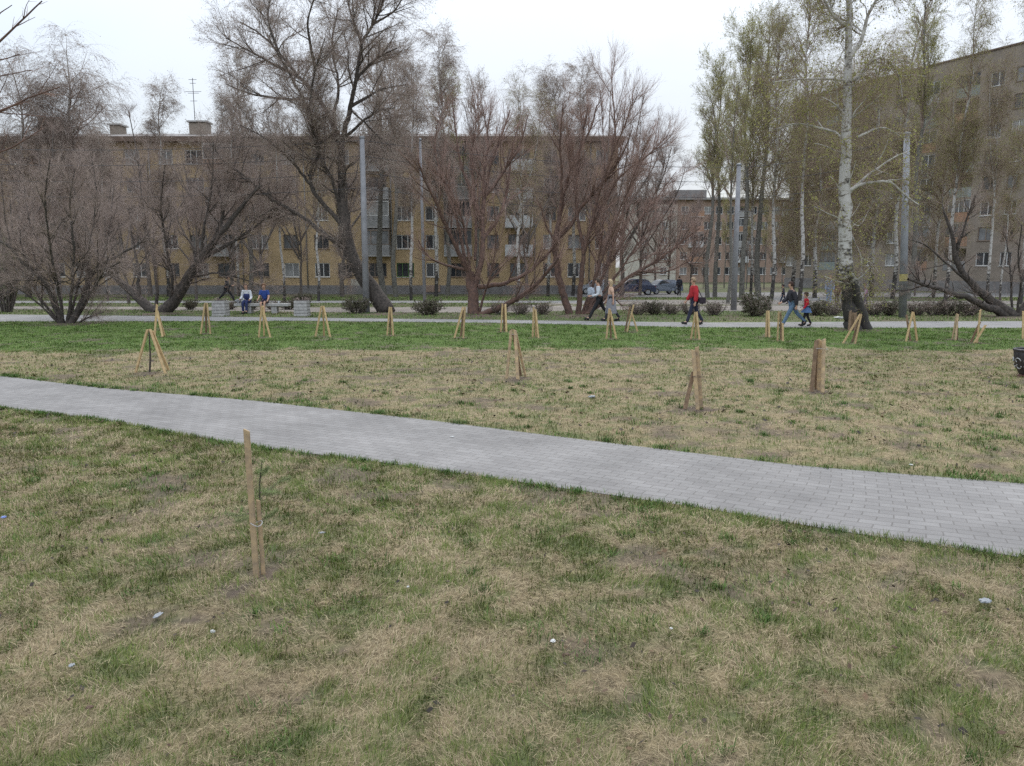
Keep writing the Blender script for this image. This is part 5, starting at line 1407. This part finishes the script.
# ------------------------------------------------------------------ cars
M['paint_blue'] = mat_plain('navy car paint', (.018, .032, .085), .3, coat=.6); M['paint_silver'] = mat_plain('silver blue car paint', (.15, .18, .23), .3, .3, .6); M['paint_pale'] = mat_plain('pale car paint', (.26, .28, .31), .35, .1, .5)
M['car_glass'] = mat_plain('car glass', (.02, .025, .03), .06); M['tyre'] = mat_plain('tyre', (.02, .02, .02), .8); M['rim'] = mat_plain('rim', (.35, .36, .37), .35, .7); M['lamp'] = mat_plain('lamp glass', (.6, .6, .58), .15); M['lamp_red'] = mat_plain('red lamp', (.3, .02, .02), .2); M['plastic'] = mat_plain('black plastic', (.03, .03, .03), .6)
def car(label, loc, rz, paint, L=3.9, Hc=1.46):
    root = thing('parked_car', label, 'car', loc, rz, 'cars parked at the end of the tan block')
    k = L / 3.9; hw = .82
    prof = [(-1.92, .32, hw), (-1.95, .55, hw), (-1.88, .92, hw), (-1.55, 1.02, hw - .03), (-1.2, Hc - .08, .60), (-.9, Hc, .58), (.25, Hc, .58), (.55, Hc - .06, .60), (1.05, .98, hw - .04), (1.75, .84, hw - .02), (1.93, .62, hw - .03), (1.92, .32, hw - .03)]
    n = len(prof); m = MB()
    v = [(x * k, -w, z) for x, z, w in prof] + [(x * k, w, z) for x, z, w in prof]
    f = [(i, i + n, (i + 1) % n + n, (i + 1) % n) for i in range(n)]
    low = [0, 1, 2, 3, 8, 9, 10, 11]; up = [3, 4, 5, 6, 7, 8]
    f += [tuple(low), tuple(up)] + [tuple(i + n for i in low[::-1]), tuple(i + n for i in up[::-1])]
    m.add(v, f); m.build('body', M[paint], root, bevel=.03, smooth=False)
    def quad(name, pts, off):
        q = MB(); a, b, c = (Vector(p) for p in pts[:3]); nn = (b - a).cross(c - a).normalized() * off
        q.add([tuple(Vector(p) + nn) for p in pts] + [tuple(Vector(p) + nn * .2) for p in pts], [(0, 1, 2, 3), (0, 4, 5, 1), (1, 5, 6, 2), (2, 6, 7, 3), (3, 7, 4, 0)]); return q.build(name, M['car_glass'], root)
    for sd in (-1, 1):
        w0, w1 = hw - .045, .60
        A = lambda x, z: (x * k, sd * (w0 + (w1 - w0) * (z - 1.0) / (Hc - 1.08)), z)
        p = [A(-1.35, 1.06), A(-.35, 1.06), A(-.35, Hc - .10), A(-1.08, Hc - .10)]; quad('side_window', p if sd < 0 else p[::-1], .012)
        p = [A(-.25, 1.06), A(.92, 1.04), A(.52, Hc - .11), A(-.25, Hc - .10)]; quad('side_window', p if sd < 0 else p[::-1], .012)
        mi = MB(); mi.box((.8 * k, sd * (hw + .07), 1.05), (.1, .16, .11)); mi.build('mirror', M['plastic'], root, bevel=.02)
        for xs, lm in ((1.86, 'lamp'), (-1.90, 'lamp_red')):
            lo = MB(); lo.box((xs * k, sd * .60, .72 if xs > 0 else .80), (.12, .30, .16)); lo.build('headlight' if xs > 0 else 'tail_light', M[lm], root, bevel=.02)
        for xw in (-1.22, 1.22):
            pr = [(.12, -.09), (.27, -.10), (.305, -.06), (.305, .06), (.27, .10), (.12, .09)]
            t = MB(); t.lathe(pr, 24); to = t.build('wheel', M['tyre'], root, (xw * k, sd * (hw - .08), .305), smooth=True); to.rotation_euler = (PI / 2, 0, 0)
            ri = MB(); ri.lathe([(.02, -.105), (.19, -.106), (.20, -.09), (.20, .09), (.19, .106), (.02, .105)], 24); ri.build('rim', M['rim'], to)
    p = [(1.02 * k, -.70, 1.01), (1.02 * k, .70, 1.01), (.60 * k, .56, Hc - .08), (.60 * k, -.56, Hc - .08)]; quad('windscreen', p, .014)
    p = [(-1.52 * k, .70, 1.05), (-1.52 * k, -.70, 1.05), (-1.23 * k, -.56, Hc - .11), (-1.23 * k, .56, Hc - .11)]; quad('rear_window', p, .014)
    b = MB(); b.box((1.93 * k, 0, .40), (.10, 1.5, .18)); b.box((-1.94 * k, 0, .42), (.10, 1.5, .2)); b.build('bumper', M['plastic'], root, bevel=.03)
car('dark blue car parked sideways behind the long low willow limb', G(634, 295), R_(176), 'paint_blue', 3.9, 1.50)
car('silver blue car parked right of the dark blue car', G(662.5, 294.2), R_(200), 'paint_silver', 3.7, 1.42)
car('pale grey car half hidden behind the fanning willow and the walking man', G(596, 294.2), R_(185), 'paint_pale', 3.7, 1.44)

# ------------------------------------------------------------------ iron litter bin cut by the right edge
bx = G(1029, 376.5)
bn = thing('litter_bin', 'dark ornate iron litter bin with silver scrollwork at the right frame edge', 'litter bin', bx)
q = MB(); q.lathe([(.10, .0), (.16, .02), (.20, .09), (.265, .22), (.295, .36), (.305, .50), (.29, .54), (.275, .50), (.26, .36), (.2, .1)], 28); q.build('drum', M['iron'], bn, smooth=True)
q = MB(); q.lathe([(.305, .50), (.32, .52), (.325, .55), (.30, .565), (.285, .55)], 28, cap=False); q.build('rim', M['iron'], bn, smooth=True)
q = MB(); q.lathe([(.02, -.02), (.2, -.02), (.2, .02), (.15, .06), (.12, .07)], 24); q.build('foot', M['iron_rust'], bn)
sc = MB()
for k in range(10):
    a0 = k * PI / 5 + .25
    for dr in (1, -1):
        pts = []
        for j in range(15):
            t = j / 14; an = t * 4.2; rr = .075 * (1 - .68 * t)
            z = .27 + dr * (.05 + .0) + rr * math.sin(an) * dr; da = (rr * math.cos(an) - .03) / .28
            R0 = np.interp(z, [.09, .22, .36, .5], [.20, .265, .295, .305]) + .008
            pts.append((R0 * math.cos(a0 + da), R0 * math.sin(a0 + da), z))
        sc.tube(pts, [.011] * 15, 6)
sc.build('scrollwork', M['silver'], bn, smooth=True)

# ------------------------------------------------------------------ litter
M['paper_white'] = mat_plain('white paper', (.50, .50, .48), .8); M['paper_blue'] = mat_plain('blue wrapper', (.16, .22, .5), .5); M['film'] = mat_plain('pale film', (.24, .255, .27), .7); M['brown_leaf'] = mat_plain('brown scrap', (.10, .06, .04), .8)
for q, (px, py, sx, sy, sz, m, lb) in enumerate([
    (158, 620, .050, .022, .014, 'film', 'flattened pale cup lying in the grass below and left of the near stakes'), (213, 637, .012, .018, .020, 'paper_white', 'small white paper scrap standing in the grass below the near stakes'),
    (4, 521, .025, .025, .018, 'paper_blue', 'blue crumpled wrapper at the left frame edge'), (553, 646, .022, .02, .014, 'paper_white', 'white scrap in the middle of the lower lawn'),
    (408, 591, .012, .012, .012, 'paper_white', 'tiny white scrap halfway between the near stakes and the paving edge'), (985, 606, .05, .04, .022, 'film', 'pale bluish plastic film in the grass at the lower right'),
    (452, 437.5, .035, .02, .012, 'paper_white', 'white scrap lying on the paved path, centre'), (911, 465.5, .03, .025, .012, 'paper_white', 'white scrap on the far edge of the paved path at right'),
    (567, 660, .022, .016, .014, 'brown_leaf', 'dark dry leaf in the middle of the lower lawn'), (322, 536, .035, .02, .010, 'film', 'pale flat scrap right of the near stakes'),
    (592, 398, .09, .06, .035, 'film', 'grey paper scrap on the dry lawn left of the tripod with a low brown leg'), (90, 713, .022, .016, .012, 'brown_leaf', 'dark dry leaf in the lower left corner'),
    (72, 670, .022, .018, .008, 'film', 'grey torn scrap in the lower left grass'), (671, 633, .012, .012, .01, 'paper_white', 'tiny white scrap right of the middle of the lower lawn'),
    (840, 319, .30, .15, .09, 'paper_white', 'white plastic bag lying at the hedge foot left of the big birch'), (894, 652, .02, .015, .012, 'brown_leaf', 'rusty brown dry leaf on the lower right lawn')]):
    b_ = G(px, py); b_[2] += .006 if py > 330 and 'path' not in lb else .004
    if py > 480: b_[2] += .018
    crumple('plastic_bag' if 'bag' in lb else ('dry_leaf' if m == 'brown_leaf' else 'litter_scrap'), lb, 'leaf' if m == 'brown_leaf' else 'litter', b_, (sx * .8, sy * .8, sz * .5), M[m], 20 + q, random.uniform(0, 3))

# ------------------------------------------------------------------ light, sky, camera
w = bpy.data.worlds.new('World'); scene.world = w; w.use_nodes = True
nt = w.node_tree; N, L = nt.nodes, nt.links; bgk = N['Background']
SUN_EL, SUN_AZ = R_(48), R_(8)                      # the sun stands ahead, a little to the right, behind thin cloud
sky = N.new('ShaderNodeTexSky'); sky.sky_type = 'NISHITA'; sky.sun_disc = False
sky.sun_elevation = SUN_EL; sky.sun_rotation = SUN_AZ; sky.air_density = 1.2; sky.dust_density = 2.5
tc = N.new('ShaderNodeTexCoord'); mp = N.new('ShaderNodeMapping'); mp.inputs['Scale'].default_value = (1, 1, 2.2)
L.new(tc.outputs['Generated'], mp.inputs['Vector'])
no = N.new('ShaderNodeTexNoise'); no.inputs['Scale'].default_value = 1.6; no.inputs['Detail'].default_value = 5; no.inputs['Roughness'].default_value = .5
L.new(mp.outputs[0], no.inputs['Vector'])
mr = N.new('ShaderNodeMapRange'); mr.inputs['From Min'].default_value = .32; mr.inputs['From Max'].default_value = .62; mr.inputs['To Min'].default_value = .3; mr.inputs['To Max'].default_value = .97
L.new(no.outputs['Fac'], mr.inputs['Value'])
mx = N.new('ShaderNodeMix'); mx.data_type = 'RGBA'
L.new(mr.outputs[0], mx.inputs['Factor']); L.new(sky.outputs['Color'], mx.inputs['A']); # cloud layer: brighter overhead than near the horizon, and a little brighter behind the viewer
sx = N.new('ShaderNodeSeparateXYZ'); L.new(tc.outputs['Generated'], sx.inputs[0])
def math_(op, a, b):
    m = N.new('ShaderNodeMath'); m.operation = op
    for i, v in enumerate((a, b)):
        if isinstance(v, (int, float)): m.inputs[i].default_value = v
        else: L.new(v, m.inputs[i])
    return m.outputs[0]
zf = math_('MULTIPLY_ADD', math_('MAXIMUM', sx.outputs['Z'], 0.0), 1.9); zf.node.inputs[2].default_value = 1.0
yf = math_('MULTIPLY_ADD', sx.outputs['Y'], -.16); yf.node.inputs[2].default_value = 1.0
kf = math_('MULTIPLY', zf, yf)
vm = N.new('ShaderNodeVectorMath'); vm.operation = 'SCALE'; vm.inputs[0].default_value = (5.2, 5.6, 6.15); L.new(kf, vm.inputs['Scale'])
L.new(vm.outputs[0], mx.inputs['B'])
L.new(mx.outputs['Result'], bgk.inputs['Color']); bgk.inputs['Strength'].default_value = .12
sl = bpy.data.lights.new('Sun', 'SUN'); sl.energy = 1.2; sl.angle = R_(14); sl.color = (1, .96, .9)
so = bpy.data.objects.new('Sun', sl); COL.objects.link(so)
dv = Vector((math.sin(SUN_AZ) * math.cos(SUN_EL), math.cos(SUN_AZ) * math.cos(SUN_EL), math.sin(SUN_EL)))
so.rotation_euler = dv.to_track_quat('Z', 'Y').to_euler()
cd = bpy.data.cameras.new('Camera'); cd.sensor_width = 36; cd.lens = F / 1024 * 36; cd.clip_start = .05; cd.clip_end = 4000
co = bpy.data.objects.new('Camera', cd); COL.objects.link(co); co.location = (0, 0, H); co.rotation_euler = (PI / 2 - PITCH, 0, 0)
scene.camera = co
scene.view_settings.view_transform = 'Standard'; scene.view_settings.look = 'None'; scene.view_settings.exposure = 0.28; scene.view_settings.gamma = 1
scene.view_settings.use_curve_mapping = False
scene.cycles.sample_clamp_indirect = 2.0; scene.cycles.sample_clamp_direct = 4.0; scene.cycles.caustics_reflective = False; scene.cycles.caustics_refractive = False; scene.cycles.blur_glossy = 1.0; scene.cycles.max_bounces = 7; scene.cycles.diffuse_bounces = 5; scene.cycles.glossy_bounces = 2; scene.cycles.transparent_max_bounces = 4
scene.cycles.use_adaptive_sampling = True; scene.cycles.adaptive_threshold = .015; scene.cycles.use_denoising = False
